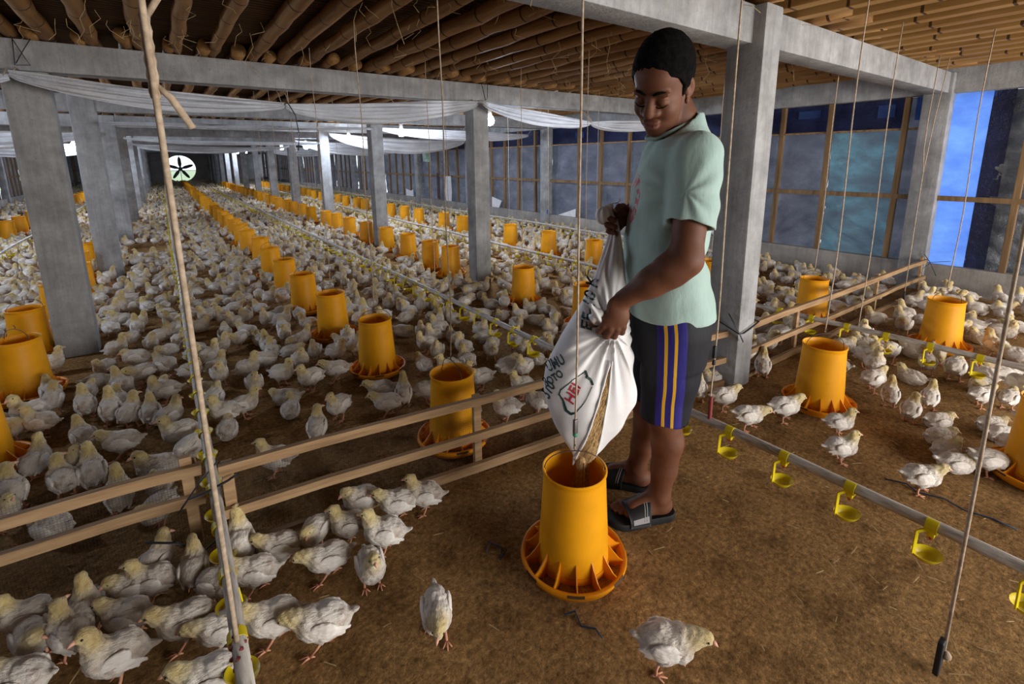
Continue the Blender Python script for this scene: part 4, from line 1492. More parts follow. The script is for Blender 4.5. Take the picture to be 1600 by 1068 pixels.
# arms
f.chain([LSH, LSH * 0.55 + LEL * 0.45, LEL], [0.049, 0.049, 0.043], 0.02)
f.chain([LEL, LEL * 0.55 + LFM * 0.45 + np.array((0.000, 0, -0.002)), LFM, LWR], [0.043, 0.0445, 0.0385, 0.0285], 0.03)
f.chain([RSH, RSH * 0.5 + REL * 0.5, REL], [0.060, 0.052, 0.044], 0.02)
f.chain([REL, REL * 0.5 + RWR * 0.5, RWR], [0.044, 0.042, 0.027], 0.015)
# left hand: a fist closed on the cloth, back of the hand to the camera, knuckles down
f.ell((0.128, 0.186, 0.800), (0.033, 0.020, 0.048), euler(0, 0.35, 0), 0.012)
f.ell((0.140, 0.184, 0.772), (0.038, 0.019, 0.032), euler(0, 0.2, 0), 0.012)
KN = [((0.168, 0.184, 0.758), (0.180, 0.166, 0.733), (0.172, 0.136, 0.727), (0.160, 0.124, 0.745)),
      ((0.150, 0.190, 0.748), (0.158, 0.172, 0.719), (0.152, 0.140, 0.713), (0.144, 0.124, 0.732)),
      ((0.130, 0.190, 0.747), (0.134, 0.173, 0.719), (0.130, 0.142, 0.714), (0.126, 0.126, 0.731)),
      ((0.110, 0.186, 0.753), (0.111, 0.172, 0.730), (0.108, 0.146, 0.724), (0.108, 0.132, 0.737))]
for q, r in zip(KN, (0.0112, 0.0115, 0.0110, 0.0098)):
    f.chain([(q[0][0] * 0.75 + 0.128 * 0.25, q[0][1] - 0.002, q[0][2] + 0.02), *q], [r, r * 1.05, r, r * 0.92, r * 0.85], 0.0035)
f.chain([(0.150, 0.172, 0.792), (0.178, 0.158, 0.770), (0.194, 0.140, 0.750), (0.198, 0.124, 0.734)], [0.014, 0.0125, 0.0115, 0.009], 0.006)
# right hand round the neck of the sack
f.ell((0.058, -0.074, 1.058), (0.036, 0.020, 0.036), euler(0, 0.35, 0.5), 0.012)
RK = [((0.090, -0.068, 1.074), (0.122, -0.052, 1.070), (0.128, -0.020, 1.060), (0.108, -0.002, 1.052)),
      ((0.092, -0.068, 1.052), (0.124, -0.050, 1.046), (0.128, -0.018, 1.036), (0.106, -0.001, 1.030)),
      ((0.088, -0.068, 1.032), (0.119, -0.050, 1.024), (0.122, -0.020, 1.014), (0.102, -0.003, 1.008)),
      ((0.080, -0.068, 1.014), (0.106, -0.052, 1.005), (0.110, -0.026, 0.996), (0.094, -0.010, 0.992))]
for q, r in zip(RK, (0.0108, 0.011, 0.0106, 0.0095)):
    f.chain([(0.062, -0.074, q[0][2] * 0.6 + 1.055 * 0.4), *q], [r, r * 1.05, r, r * 0.95, r * 0.85], 0.0035)
f.chain([(0.060, -0.056, 1.076), (0.076, -0.034, 1.092), (0.092, -0.014, 1.094), (0.104, 0.000, 1.086)], [0.0145, 0.0125, 0.0112, 0.009], 0.006)
# neck and head
nb_, nt_ = np.array((-0.098, 0.008, 1.30)), hp(-0.045, 0, -0.045)
f.chain([nb_, nb_ * 0.5 + nt_ * 0.5, nt_], [0.064, 0.057, 0.056], 0.02)
hell(f, (-0.012, 0, 0.028), (0.095, 0.076, 0.083), 0.015)
hell(f, (0.028, 0, -0.022), (0.064, 0.064, 0.085), 0.015)
hell(f, (0.030, 0, -0.070), (0.050, 0.054, 0.042), 0.015)
hell(f, (0.066, 0, -0.094), (0.021, 0.025, 0.018), 0.014)
hell(f, (0.058, 0.036, -0.030), (0.028, 0.026, 0.027), 0.014)
hell(f, (0.058, -0.036, -0.030), (0.028, 0.026, 0.027), 0.014)
hell(f, (0.040, 0, 0.050), (0.052, 0.058, 0.045), 0.02)
for s in (-1, 1):
    hell(f, (0.080, s * 0.028, 0.020), (0.013, 0.027, 0.0085), 0.010)
    hell(f, (0.097, s * 0.031, 0.001), (0.013, 0.019, 0.011), 0.010, 'sub')
    hell(f, (0.0795, s * 0.0305, -0.001), (0.0125, 0.0165, 0.0120), 0.004)
    hcone(f, (0.0885, s * 0.017, -0.0095), (0.0800, s * 0.046, -0.0095), 0.0022, 0.0022, 0.003, 'sub')
    hell(f, (0.092, s * 0.0185, -0.027), (0.0135, 0.0115, 0.0105), 0.006)
    hell(f, (0.099, s * 0.0085, -0.0360), (0.0045, 0.0042, 0.0035), 0.002, 'sub')
    # ears
    R = euler(0, -0.25, s * 0.35)
    hell(f, (-0.010, s * 0.077, -0.006), (0.020, 0.0085, 0.031), 0.005, 'add', R.T)
    hell(f, (-0.004, s * 0.085, -0.004), (0.010, 0.0065, 0.018), 0.004, 'sub', R.T)
    hell(f, (0.003, s * 0.074, -0.036), (0.009, 0.007, 0.010), 0.005)
hcone(f, (0.081, 0, 0.014), (0.104, 0, -0.021), 0.0090, 0.0140, 0.010)
hell(f, (0.105, 0, -0.025), (0.0130, 0.0145, 0.0115), 0.006)
hell(f, (0.0895, 0, -0.0560), (0.0130, 0.0260, 0.0080), 0.005)
hell(f, (0.0880, 0, -0.0695), (0.0135, 0.0230, 0.0090), 0.005)
hcone(f, (0.0925, -0.022, -0.0628), (0.0985, 0, -0.0628), 0.0017, 0.0017, 0.002, 'sub')
hcone(f, (0.0985, 0, -0.0628), (0.0925, 0.022, -0.0628), 0.0017, 0.0017, 0.002, 'sub')
V, Q = f.mesh()
V = relax(V, Q, 1, 0.35)
q = np.stack(hloc(V[:, 0], V[:, 1], V[:, 2]), 1)
lip = np.clip(1.35 - np.sqrt(((q[:, 0] - 0.094) / 0.02) ** 2 + (q[:, 1] / 0.026) ** 2 + ((q[:, 2] + 0.0625) / 0.0135) ** 2), 0, 1)
man = empty('person', (0, 0, 0))
man.matrix_world = MX
tag(man, 'man in a mint green T-shirt and black striped shorts, pouring feed from a white sack', 'person')
me = mesh_from('body', V, Q, M['skin'])
at = me.attributes.new('lip', 'FLOAT', 'POINT'); at.data.foreach_set('value', lip.astype(np.float32))
link('body', me, man)

# hair, brows, lashes
g = Field(hp(0, 0, 0.02) - 0.18, hp(0, 0, 0.02) + 0.18, 0.0035)


def hairfn(X, Y, Z):
    d, s, u = hloc(X, Y, Z)
    r = (0.1065, 0.0855, 0.0960)
    p = [(d + 0.016) / r[0], s / r[1], (u - 0.036) / r[2]]
    k0 = np.sqrt(sum(x * x for x in p)); k1 = np.sqrt(sum((x / r[i]) ** 2 for i, x in enumerate(p))) + 1e-9
    e = k0 * (k0 - 1) / k1
    line = np.interp(d, [-0.13, -0.085, -0.04, -0.022, 0.0, 0.006, 0.022, 0.026, 0.040, 0.062, 0.10], [-0.075, -0.075, -0.055, -0.015, -0.012, -0.022, -0.020, 0.016, 0.040, 0.056, 0.064])
    return np.maximum(e, (line - u) * 0.8)


g.op(hairfn, hp(0, 0, 0.02) - 0.17, hp(0, 0, 0.02) + 0.17, 0.002)
V, Q = g.mesh()
V = relax(V, Q, 2, 0.4)
V = V + vnormals(V, Q) * (0.0008 * wob(V, 260, 3) + 0.0006 * wob(V, 520, 4))[:, None]
link('hair', mesh_from('hair', V, Q, M['hair']), man)['label'] = 'short cropped black hair'
for s in (-1, 1):
    MB().tube([hp(0.0925, s * 0.0115, 0.021), hp(0.0945, s * 0.022, 0.027), hp(0.0885, s * 0.036, 0.0285), hp(0.0745, s * 0.052, 0.021)], [0.0030, 0.0042, 0.0036, 0.0014], 8).build('eyebrow', M['hair'], man, True)
    MB().tube([hp(0.0890, s * 0.0155, -0.0100), hp(0.0915, s * 0.026, -0.0135), hp(0.0890, s * 0.037, -0.0130), hp(0.0800, s * 0.0475, -0.0085)], [0.0010, 0.0016, 0.0016, 0.0010], 6).build('eyelashes', M['hair'], man, True)

# T-shirt
SH = [(0.742, -0.086, 0.140, 0.0, 0.182), (0.795, -0.080, 0.138, 0.0, 0.180), (0.88, -0.064, 0.128, 0.0, 0.176), (0.945, -0.054, 0.120, 0.0, 0.172), (1.04, -0.066, 0.126, 0, 0.178),
      (1.16, -0.076, 0.127, 0, 0.184), (1.22, -0.085, 0.121, 0, 0.184), (1.28, -0.086, 0.103, 0, 0.168), (1.31, -0.090, 0.088, 0.002, 0.138), (1.345, -0.094, 0.070, 0.004, 0.098), (1.385, -0.095, 0.058, 0.006, 0.068)]
g = Field((-0.30, -0.33, 0.70), (0.16, 0.36, 1.42), 0.0042)
SLE = LSH * 0.28 + LEL * 0.72
RLE = RSH * 0.22 + REL * 0.78


def half(f, p, n, lo, hi, k=0.003):
    p, n = np.array(p, float), np.array(n, float); n /= np.linalg.norm(n)
    f.op(lambda X, Y, Z: -((X - p[0]) * n[0] + (Y - p[1]) * n[1] + (Z - p[2]) * n[2]), lo, hi, k, 'sub')


ua = LEL - LSH; ua /= np.linalg.norm(ua)
ub = REL - RSH; ub /= np.linalg.norm(ub)
# sleeves first (cut and hollowed), then the trunk is joined on
g.cone(LSH + np.array((-0.004, -0.010, -0.004)), SLE + np.array((-0.002, -0.002, 0)), 0.071, 0.0705, 0.03)
g.cone(RSH + np.array((0, 0.012, -0.004)), RLE, 0.074, 0.069, 0.03)
half(g, LSH * 0.32 + LEL * 0.68, ua + np.array((0.12, 0, 0)), (-0.2, 0.12, 0.90), (0.12, 0.36, 1.12))
half(g, RSH * 0.26 + REL * 0.74, ub, (-0.28, -0.36, 1.0), (0.02, -0.16, 1.16))
g.cone(LSH * 0.42 + LEL * 0.58, LEL, 0.0585, 0.0585, 0.002, 'sub')
g.cone(RSH * 0.5 + REL * 0.5, REL, 0.056, 0.056, 0.002, 'sub')
tower(g, SH, 0.018)
NK = nb_ * 0.75 + nt_ * 0.25
g.cone(nb_ + np.array((0.0, 0, 0.035)), nt_ + np.array((0.02, 0.02, 0.03)), 0.062, 0.066, 0.006, 'sub')
g.cone((-0.075, 0.035, 1.36), (0.03, 0.09, 1.36), 0.052, 0.05, 0.008, 'sub')
tb = [(0.69, -0.088, 0.138, 0, 0.178), (0.80, -0.084, 0.140, 0, 0.176)]
T_ = np.array(tb)
g.op(lambda X, Y, Z: np.maximum((np.sqrt(((X + 0.084) / 0.128) ** 2 + (Y / 0.170) ** 2) - 1) * 0.128, Z - 0.775), (-0.24, -0.2, 0.69), (0.08, 0.2, 0.775), 0.003, 'sub')
V, Q = g.mesh()
V = relax(V, Q, 2, 0.4)
n = vnormals(V, Q)
# folds: drag lines from the armpit, sag above the belly, ripples along the side
armp = np.array((-0.03, 0.19, 1.16))
da = V - armp
ang = np.arctan2(da[:, 2], da[:, 0])
rad = np.linalg.norm(da, axis=1)
fold = 0.0026 * np.sin(ang * 9 + 1.0) * np.exp(-((rad - 0.11) / 0.06) ** 2) * (1 - np.exp(-(rad / 0.07) ** 4)) * (V[:, 1] > -0.05)
fold += 0.0035 * wob(V * np.array([1, 1, 0.45]), 34, 8) + 0.0018 * wob(V * np.array([1, 1, 0.6]), 75, 9)
fold += 0.003 * np.sin(V[:, 2] * 70 + V[:, 0] * 26) * np.exp(-((V[:, 2] - 0.93) / 0.10) ** 2)
fold *= np.clip((V[:, 2] - 0.745) / 0.09, 0.08, 1)
V = V + n * fold[:, None]
link('tshirt', mesh_from('tshirt', V, Q, M['shirt']), man)['label'] = 'mint green T-shirt with a faded red chest print'
# collar rib
cr = []
for k in range(33):
    a = 2 * math.pi * k / 32
    c_, s_ = math.cos(a), math.sin(a)
    cr.append((-0.058 + 0.073 * c_ + 0.004, 0.020 + 0.063 * s_, 1.345 - 0.036 * c_ - 0.008 * s_))
MB().tube(cr, 0.0065, 8, False).build('collar', M['shirt'], man, True)

# shorts
g = Field((-0.28, -0.24, 0.30), (0.14, 0.24, 0.86), 0.0042)
tower(g, [(0.60, -0.078, 0.122, 0, 0.172), (0.70, -0.079, 0.128, 0, 0.174), (0.80, -0.080, 0.128, 0, 0.170)], 0.02)
for (pts, r) in ((((-0.082, 0.090, 0.70), (-0.070, 0.090, 0.55), (-0.060, 0.086, 0.405)), (0.098, 0.088, 0.078)), (((-0.082, -0.086, 0.70), (-0.060, -0.078, 0.55), (-0.048, -0.068, 0.375)), (0.098, 0.088, 0.077))):
    g.chain(pts, r, 0.025)
half(g, (-0.06, 0.085, 0.397), (0.06, 0, -1), (-0.2, 0.010, 0.28), (0.1, 0.22, 0.44))
half(g, (-0.05, -0.07, 0.350), (0.0, 0, -1), (-0.2, -0.22, 0.25), (0.1, -0.012, 0.40))
g.cone((-0.062, 0.086, 0.44), (-0.062, 0.084, 0.34), 0.072, 0.074, 0.002, 'sub')
g.cone((-0.048, -0.068, 0.40), (-0.048, -0.067, 0.30), 0.068, 0.070, 0.002, 'sub')
V, Q = g.mesh()
V = relax(V, Q, 2, 0.4)
V = V + vnormals(V, Q) * (0.0035 * wob(V * np.array([1, 1, 0.35]), 40, 12) + 0.002 * wob(V * np.array([1, 1, 0.5]), 85, 13))[:, None]
link('shorts', mesh_from('shorts', V, Q, M['shorts']), man)['label'] = 'knee-length black shorts with a blue side band and two yellow stripes'

# sandals
for nm, (hl, to, side) in FEET.items():
    ax = (to - hl) / np.linalg.norm(to - hl)
    sd = np.array((-ax[1], ax[0]))
    sandal = empty('sandal', (0, 0, 0)); sandal.parent = man
    outline = [(-0.016, 0.0), (-0.010, 0.024), (0.012, 0.037), (0.06, 0.039), (0.11, 0.042), (0.15, 0.049), (0.19, 0.049), (0.222, 0.034), (0.238, 0.004), (0.234, -0.020), (0.215, -0.042), (0.18, -0.051), (0.14, -0.048), (0.10, -0.040), (0.06, -0.037), (0.012, -0.035), (-0.010, -0.022)]
    # outline refined
    P2 = []
    for i in range(len(outline)):
        a, b = np.array(outline[i]), np.array(outline[(i + 1) % len(outline)])
        z_, y_ = np.array(outline[i - 1]), np.array(outline[(i + 2) % len(outline)])
        for t in (0, 0.33, 0.66):
            P2.append(0.5 * (2 * a + (b - z_) * t + (2 * z_ - 5 * a + 4 * b - y_) * t * t + (-z_ + 3 * a - 3 * b + y_) * t ** 3))
    n = len(P2)
    V, Fc = [], []
    for (sc, z) in ((0.96, 0.002), (1.0, 0.008), (1.0, 0.022), (0.97, 0.028), (0.90, 0.0265)):
        for p in P2:
            c = np.array((0.105, 0.0)) + (p - np.array((0.105, 0.0))) * sc
            w = hl + ax * c[0] + sd * (c[1] * side)
            V.append((w[0], w[1], z + 0.004 * (c[0] > 0.2)))
    for i in range(4):
        for j in range(n): Fc.append((i * n + j, i * n + (j + 1) % n, (i + 1) * n + (j + 1) % n, (i + 1) * n + j))
    Fc += [tuple(range(n - 1, -1, -1)), tuple(4 * n + j for j in range(n))]
    if side < 0: Fc = [t[::-1] for t in Fc]
    MB().add(V, Fc).build('sole', M['sandal'], sandal, ang=45)
    # broad strap over the forefoot
    def strap_pt(a, th, off=0.0):
        w_, h_ = 0.053 - 0.02 * (a - 0.12), 0.074 - 0.36 * (a - 0.088)
        c = math.cos(th); s = math.sin(th)
        y = c * (w_ + off) * side
        z = 0.016 + (abs(s) ** 0.8) * (h_ + off)
        w = hl + ax * a + sd * y
        return (w[0], w[1], z)
    na_, nt2 = 14, 22
    V, Fc = [], []
    for lay in (0.0, 0.0035):
        for i in range(na_):
            for j in range(nt2):
                th = math.pi * j / (nt2 - 1)
                a0 = 0.084 + 0.014 * math.cos(th) ** 2 + (0.088 - 0.016 * math.cos(th) ** 2) * i / (na_ - 1)
                V.append(strap_pt(a0, th, lay))
    K = na_ * nt2
    for i in range(na_ - 1):
        for j in range(nt2 - 1):
            a0 = i * nt2 + j
            Fc.append((a0, a0 + nt2, a0 + nt2 + 1, a0 + 1)); Fc.append((K + a0, K + a0 + 1, K + a0 + nt2 + 1, K + a0 + nt2))
    for i in range(na_ - 1):
        for j in (0, nt2 - 1):
            a0 = i * nt2 + j; Fc.append((a0, a0 + nt2, K + a0 + nt2, K + a0))
    for j in range(nt2 - 1):
        for i in (0, na_ - 1):
            a0 = i * nt2 + j; Fc.append((a0, a0 + 1, K + a0 + 1, K + a0))
    MB().add(V, Fc).build('strap', M['sandal'], sandal, True)
    for a_ in (0.100, 0.108):
        MB().tube([strap_pt(a_ + 0.014 * math.cos(math.pi * (0.08 + 0.84 * k / 14)) ** 2, math.pi * (0.08 + 0.84 * k / 14), 0.0036) for k in range(15)], 0.0016, 5).build('stripe', M['sandal_grey'], sandal, True)
    if side > 0:
        V, Fc = [], []
        for i in range(6):
            for j in range(4): V.append(strap_pt(0.104 + 0.056 * i / 5, 0.16 + 0.30 * j / 3, 0.0042))
        for i in range(5):
            for j in range(3): Fc.append((i * 4 + j, i * 4 + j + 1, i * 4 + j + 5, i * 4 + j + 4))
        MB().add(V, Fc).build('label_patch', M['sandal_grey'], sandal, True)['label'] = 'grey printed patch'
# ------------------------------------------------------------------ the white feed sack held in both hands (same frame as the man)
#        z, front edge, rear edge, middle y, half depth
SK = np.array([(0.318, 0.248, 0.214, 0.222, 0.012), (0.335, 0.256, 0.198, 0.219, 0.022), (0.360, 0.264, 0.172, 0.210, 0.038), (0.395, 0.288, 0.148, 0.198, 0.054), (0.440, 0.316, 0.100, 0.182, 0.070), (0.500, 0.338, 0.062, 0.158, 0.082),
               (0.545, 0.346, 0.054, 0.140, 0.084), (0.600, 0.336, 0.056, 0.122, 0.078), (0.690, 0.284, 0.064, 0.092, 0.066), (0.775, 0.228, 0.071, 0.061, 0.052), (0.875, 0.171, 0.077, 0.026, 0.036),
               (0.950, 0.138, 0.080, 0.000, 0.026), (0.995, 0.120, 0.084, -0.016, 0.018), (1.030, 0.114, 0.088, -0.028, 0.013), (1.052, 0.116, 0.094, -0.032, 0.012)])
NU, NV = 150, 150
zz = np.linspace(0.318, 1.052, NV)
tabs = [np.interp(zz, SK[:, 0], SK[:, i]) for i in range(1, 5)]
for _ in range(3):
    tabs = [np.concatenate([t[:1], 0.25 * t[:-2] + 0.5 * t[1:-1] + 0.25 * t[2:], t[-1:]]) for t in tabs]
GRIP = np.array((0.135, 0.728))


def sack_point(th, j):
    fr, re, cy, hd = [t[j] for t in tabs]
    cx, hx = (fr + re) / 2, (fr - re) / 2
    c, s = np.cos(th), np.sin(th)
    x = cx + hx * np.sign(c) * np.abs(c) ** 0.9
    y = cy + hd * np.sign(s) * np.abs(s) ** 0.8
    z = zz[j] + 0 * x
    # pleats fanning out below and above the gripping fist, on the side of the camera
    dx, dz = x - GRIP[0], z - GRIP[1]
    r = np.sqrt(dx * dx + dz * dz)
    a = np.arctan2(dz, dx)
    side = np.clip(s * 1.5, 0, 1)
    pl = (0.0075 * np.sin(a * 15) + 0.004 * np.sin(a * 31 + 1)) * np.exp(-(r / 0.17) ** 2) * (1 - np.exp(-(r / 0.025) ** 2)) * side
    pull = 0.030 * np.exp(-(r / 0.05) ** 2) * side
    tw = 0.0035 * np.sin(th * 8 + 9 * z) * np.clip((z - 0.72) / 0.2, 0, 1) + 0.003 * np.sin(th * 5 + 14 * z)
    back = 0.005 * np.sin(a * 19) * np.clip(-c, 0, 1) * np.clip((0.75 - z) / 0.1, 0, 1)
    y = y + pl + pull
    x = x + c * (tw + back)
    y = y + s * tw
    return np.stack([x, y, z], -1)


th = np.linspace(0, 2 * math.pi, NU, endpoint=False)
P = np.stack([sack_point(th, j) for j in range(NV)], 0)          # NV x NU x 3
# the torn slit on the rear half of the camera side
SL = np.array([(0.318, 0.234, 0.026), (0.36, 0.222, 0.026), (0.42, 0.205, 0.020), (0.489, 0.186, 0.014), (0.55, 0.166, 0.009), (0.635, 0.143, 0.0)])
sc, sw = np.interp(P[..., 2], SL[:, 0], SL[:, 1]), np.interp(P[..., 2], SL[:, 0], SL[:, 2])
dxs = P[..., 0] - sc
front = (np.sin(th)[None, :] > 0.05) & (P[..., 2] < 0.635)
sw = np.maximum(sw, 1e-4)
inside = front & (np.abs(dxs) < sw * 0.55)
# pull the cloth apart: vertices near the slit are pushed to its edges, lips curl outward
F0 = P.copy()
ids = np.arange(NU * NV).reshape(NV, NU)
Q = np.stack([ids[:-1], np.roll(ids, -1, 1)[:-1], np.roll(ids, -1, 1)[1:], ids[1:]], -1)
hole = inside[:-1] & np.roll(inside, -1, 1)[:-1] & np.roll(inside, -1, 1)[1:] & inside[1:]
Qc = Q[~hole].reshape(-1, 4)
sack = empty('feed_sack', (0, 0, 0))
sack.matrix_world = MX
tag(sack, 'white woven plastic feed sack held by the man, torn open and emptying', 'sack')
M['sack'] = noisy('white_woven_sack', [(0.3, (0.70, 0.69, 0.70)), (0.7, (0.84, 0.83, 0.84))], 7, 0.55, bstr=0.25, bdist=0.002, bscale=240, spec=0.35)
o = link('bag', mesh_from('bag', P.reshape(-1, 3), Qc, M['sack']), sack)
sm = o.modifiers.new('thickness', 'SOLIDIFY'); sm.thickness = 0.0014; sm.offset = -1
# tied corner with its string, above the right hand
g = Field((0.07, -0.10, 0.99), (0.20, 0.05, 1.15), 0.0035)
g.ell((0.139, -0.030, 1.064), (0.026, 0.024, 0.029), euler(0, 0.3, 0), 0.01)
g.chain([(0.105, -0.03, 1.035), (0.116, -0.030, 1.050), (0.128, -0.030, 1.085)], [0.014, 0.013, 0.013], 0.01)
g.ell((0.118, -0.030, 1.094), (0.010, 0.010, 0.010), None, 0.006)
V, Q2 = g.mesh()
V = V + vnormals(V, Q2) * (0.0022 * np.sin(np.arctan2(V[:, 1] + 0.03, V[:, 0] - 0.139) * 7 + V[:, 2] * 40))[:, None]
link('tied_corner', mesh_from('tied_corner', V, Q2, M['sack']), sack)
MB().tube([(0.118, -0.030, 1.096), (0.110, -0.028, 1.105), (0.098, -0.028, 1.106), (0.090, -0.027, 1.112), (0.087, -0.027, 1.122)], 0.0022, 6).build('string', M['sack'], sack, True)
# bunch of cloth squeezed out above the left fist
g = Field((0.12, 0.08, 0.70), (0.25, 0.24, 0.84), 0.0035)
g.chain([(0.160, 0.160, 0.755), (0.186, 0.172, 0.785), (0.204, 0.170, 0.812)], [0.014, 0.017, 0.010], 0.01)
g.chain([(0.165, 0.150, 0.752), (0.198, 0.158, 0.772)], [0.014, 0.012], 0.01)
V, Q2 = g.mesh()
V = V + vnormals(V, Q2) * (0.004 * np.sin(V[:, 2] * 160 - V[:, 0] * 260))[:, None]
link('gathered_cloth', mesh_from('gathered_cloth', V, Q2, M['sack']), sack)


# printing on the sack: flat lettering laid onto the cloth
def on_sack(x, z):
    """point of the camera-side cloth at forward x and height z"""
    j = int(np.clip(round((z - zz[0]) / (zz[1] - zz[0])), 0, NV - 1))
    row = F0[j]
    m = np.sin(th) > 0.0
    xs, ys = row[m, 0], row[m, 1]
    o_ = np.argsort(xs)
    return np.interp(x, xs[o_], ys[o_])


def lay(V2, org, right, upd, off=0.0016):
    """2-D shape points -> sack surface; org/right/upd in (x, z)"""
    out = []
    for (a, b) in V2:
        x, z = org[0] + right[0] * a + upd[0] * b, org[1] + right[1] * a + upd[1] * b
        out.append((x, on_sack(x, z) + off, z))
    return out


def letter(s, org, right, size, mat, label=None, squeeze=1.0):
    right = np.array(right, float); right /= np.linalg.norm(right)
    upd = np.array((right[1], -right[0])) if False else np.array((-right[1], right[0]))
    upd = -upd                                            # seen from the camera x runs to the left
    me = text_mesh(s, size)
    bm = bmesh.new(); bm.from_mesh(me)
    bmesh.ops.triangulate(bm, faces=bm.faces[:])
    for _ in range(2):
        bmesh.ops.subdivide_edges(bm, edges=[e for e in bm.edges if e.calc_length() > 0.006], cuts=1)
        bmesh.ops.triangulate(bm, faces=bm.faces[:])
    W = lay([(v.co.x * squeeze, v.co.y) for v in bm.verts], org, right, upd)
    for v, w in zip(bm.verts, W): v.co = w
    bm.to_mesh(me); bm.free()
    me.materials.clear(); me.materials.append(mat)
    o = link('print', me, sack)
    if label: o['label'] = label
    return o


M['print_green'] = plain('dark_green_print', (0.008, 0.045, 0.040), 0.6)
M['print_red'] = plain('red_print', (0.50, 0.03, 0.05), 0.6)
M['print_pale'] = plain('pale_pink_print', (0.62, 0.45, 0.47), 0.6)
letter('EF-10 K', (0.197, 0.800), (-0.028, 0.125), 0.047, M['print_green'], 'dark green lettering EF-10 K')
letter('HEI', (0.262, 0.552), (-0.022, 0.045), 0.040, M['print_red'], 'red letters inside the green outline')
letter('UMU', (0.312, 0.620), (-0.040, 0.030), 0.030, M['print_green'], 'dark green lettering at the sack edge')
letter('BOTO', (0.320, 0.580), (-0.040, 0.036), 0.026, M['print_green'], 'dark green lettering below it')
letter('510', (0.334, 0.545), (-0.020, 0.046), 0.034, M['print_green'], 'dark green figures at the sack edge')


def stroke(pts, wid, nm):
    """broad pen line laid on the cloth"""
    P2 = []
    pts = [np.array(p, float) for p in pts]
    for i in range(len(pts) - 1):
        for t in np.linspace(0, 1, 9)[: 9 if i == len(pts) - 2 else 8]: P2.append((pts[i] * (1 - t) + pts[i + 1] * t, wid[i] * (1 - t) + wid[i + 1] * t))
    V, Fc = [], []
    for i, (p, w) in enumerate(P2):
        a = P2[max(i - 1, 0)][0]; b = P2[min(i + 1, len(P2) - 1)][0]
        d = (b - a) / (np.linalg.norm(b - a) + 1e-9)
        nn = np.array((-d[1], d[0])) * w / 2
        for q in (p - nn, p + nn): V.append((q[0], on_sack(q[0], q[1]) + 0.0015, q[1]))
    for i in range(len(P2) - 1): Fc.append((2 * i, 2 * i + 1, 2 * i + 3, 2 * i + 2))
    MB().add(V, Fc).build(nm, M['print_green'], sack)


stroke([(0.222, 0.615), (0.218, 0.598), (0.208, 0.592), (0.202, 0.578)], [0.006, 0.008, 0.007, 0.007], 'print_outline')
stroke([(0.222, 0.612), (0.262, 0.590), (0.300, 0.556), (0.304, 0.540)], [0.0022, 0.0022, 0.003, 0.004], 'print_outline')
stroke([(0.304, 0.545), (0.292, 0.528), (0.284, 0.502), (0.270, 0.494), (0.256, 0.500)], [0.004, 0.006, 0.009, 0.008, 0.004], 'print_outline')
stroke([(0.256, 0.500), (0.226, 0.536), (0.204, 0.574)], [0.003, 0.002, 0.002], 'print_outline')

# the two torn edges of the slit, folded over
for sgn in (-1, 1):
    pts, rr = [], []
    for i in range(36):
        z = 0.640 - (0.640 - 0.322) * i / 35
        c, w = np.interp(z, SL[:, 0], SL[:, 1]), np.interp(z, SL[:, 0], SL[:, 2])
        x = c + sgn * (w + 0.0025)
        pts.append((x, on_sack(x, z) + 0.002 + 0.0007 * math.sin(i * 1.1), z)); rr.append(0.0026 + 0.0012 * math.sin(i * 0.5 + sgn) ** 2)
    MB().tube(pts, rr, 8).build('torn_edge', M['sack'], sack, True)

# ------------------------------------------------------------------ feed showing in the slit and pouring into the feeder
NP = 40
V, Fc = [], []
rsx = np.random.RandomState(9)
for i in range(NP):
    z = 0.636 - (0.636 - 0.325) * i / (NP - 1)
    c, w = np.interp(z, SL[:, 0], SL[:, 1]), np.interp(z, SL[:, 0], SL[:, 2])
    for k in range(9):
        x = c + w * (k / 4 - 1)
        V.append((x, on_sack(x, z) + 0.0022 + 0.0008 * rsx.randn(), z))
for i in range(NP - 1):
    for k in range(8): Fc.append((i * 9 + k, i * 9 + k + 1, (i + 1) * 9 + k + 1, (i + 1) * 9 + k))
fb = MB().add(V, Fc)
top = np.array((0.234, 0.232, 0.345)); bot = np.array((0.240, 0.252, 0.165))
fb.tube([top + np.array((-0.004, -0.002, 0.06)), top, top * 0.6 + bot * 0.4, bot], [0.010, 0.0165, 0.017, 0.019], 14)
for k in range(60):
    a, r = rsx.rand() * 6.28, 0.006 + 0.016 * rsx.rand() ** 0.6
    t0_, t1_ = sorted(rsx.rand(2))
    p0 = top * (1 - t0_) + bot * t0_ + np.array((math.cos(a) * r, math.sin(a) * r, 0))
    p1 = top * (1 - t1_) + bot * t1_ + np.array((math.cos(a) * r * 1.25, math.sin(a) * r * 1.25, 0))
    if p0[2] - p1[2] > 0.01: fb.tube([p0, p1], [0.0016, 0.0012], 4)
for k in range(160):
    t = rsx.rand(); a, r = rsx.rand() * 6.28, 0.012 + 0.014 * rsx.rand() * t
    p = top * (1 - t) + bot * t + np.array((math.cos(a) * r, math.sin(a) * r, 0))
    fb.box(p, (0.0022, 0.0018, 0.0030))
M['grain'] = noisy('tan_feed_grain', [(0.3, (0.20, 0.115, 0.045)), (0.5, (0.42, 0.26, 0.11)), (0.72, (0.66, 0.46, 0.22))], 330, 0.9, (1, 1, 0.4), bstr=0.8, bdist=0.003, bscale=300)
fo2 = fb.build('pouring_feed', M['grain'])
fo2.matrix_world = MX
tag(fo2, 'tan feed in the torn slit of the sack, pouring into the feeder below', 'feed', kind='stuff')
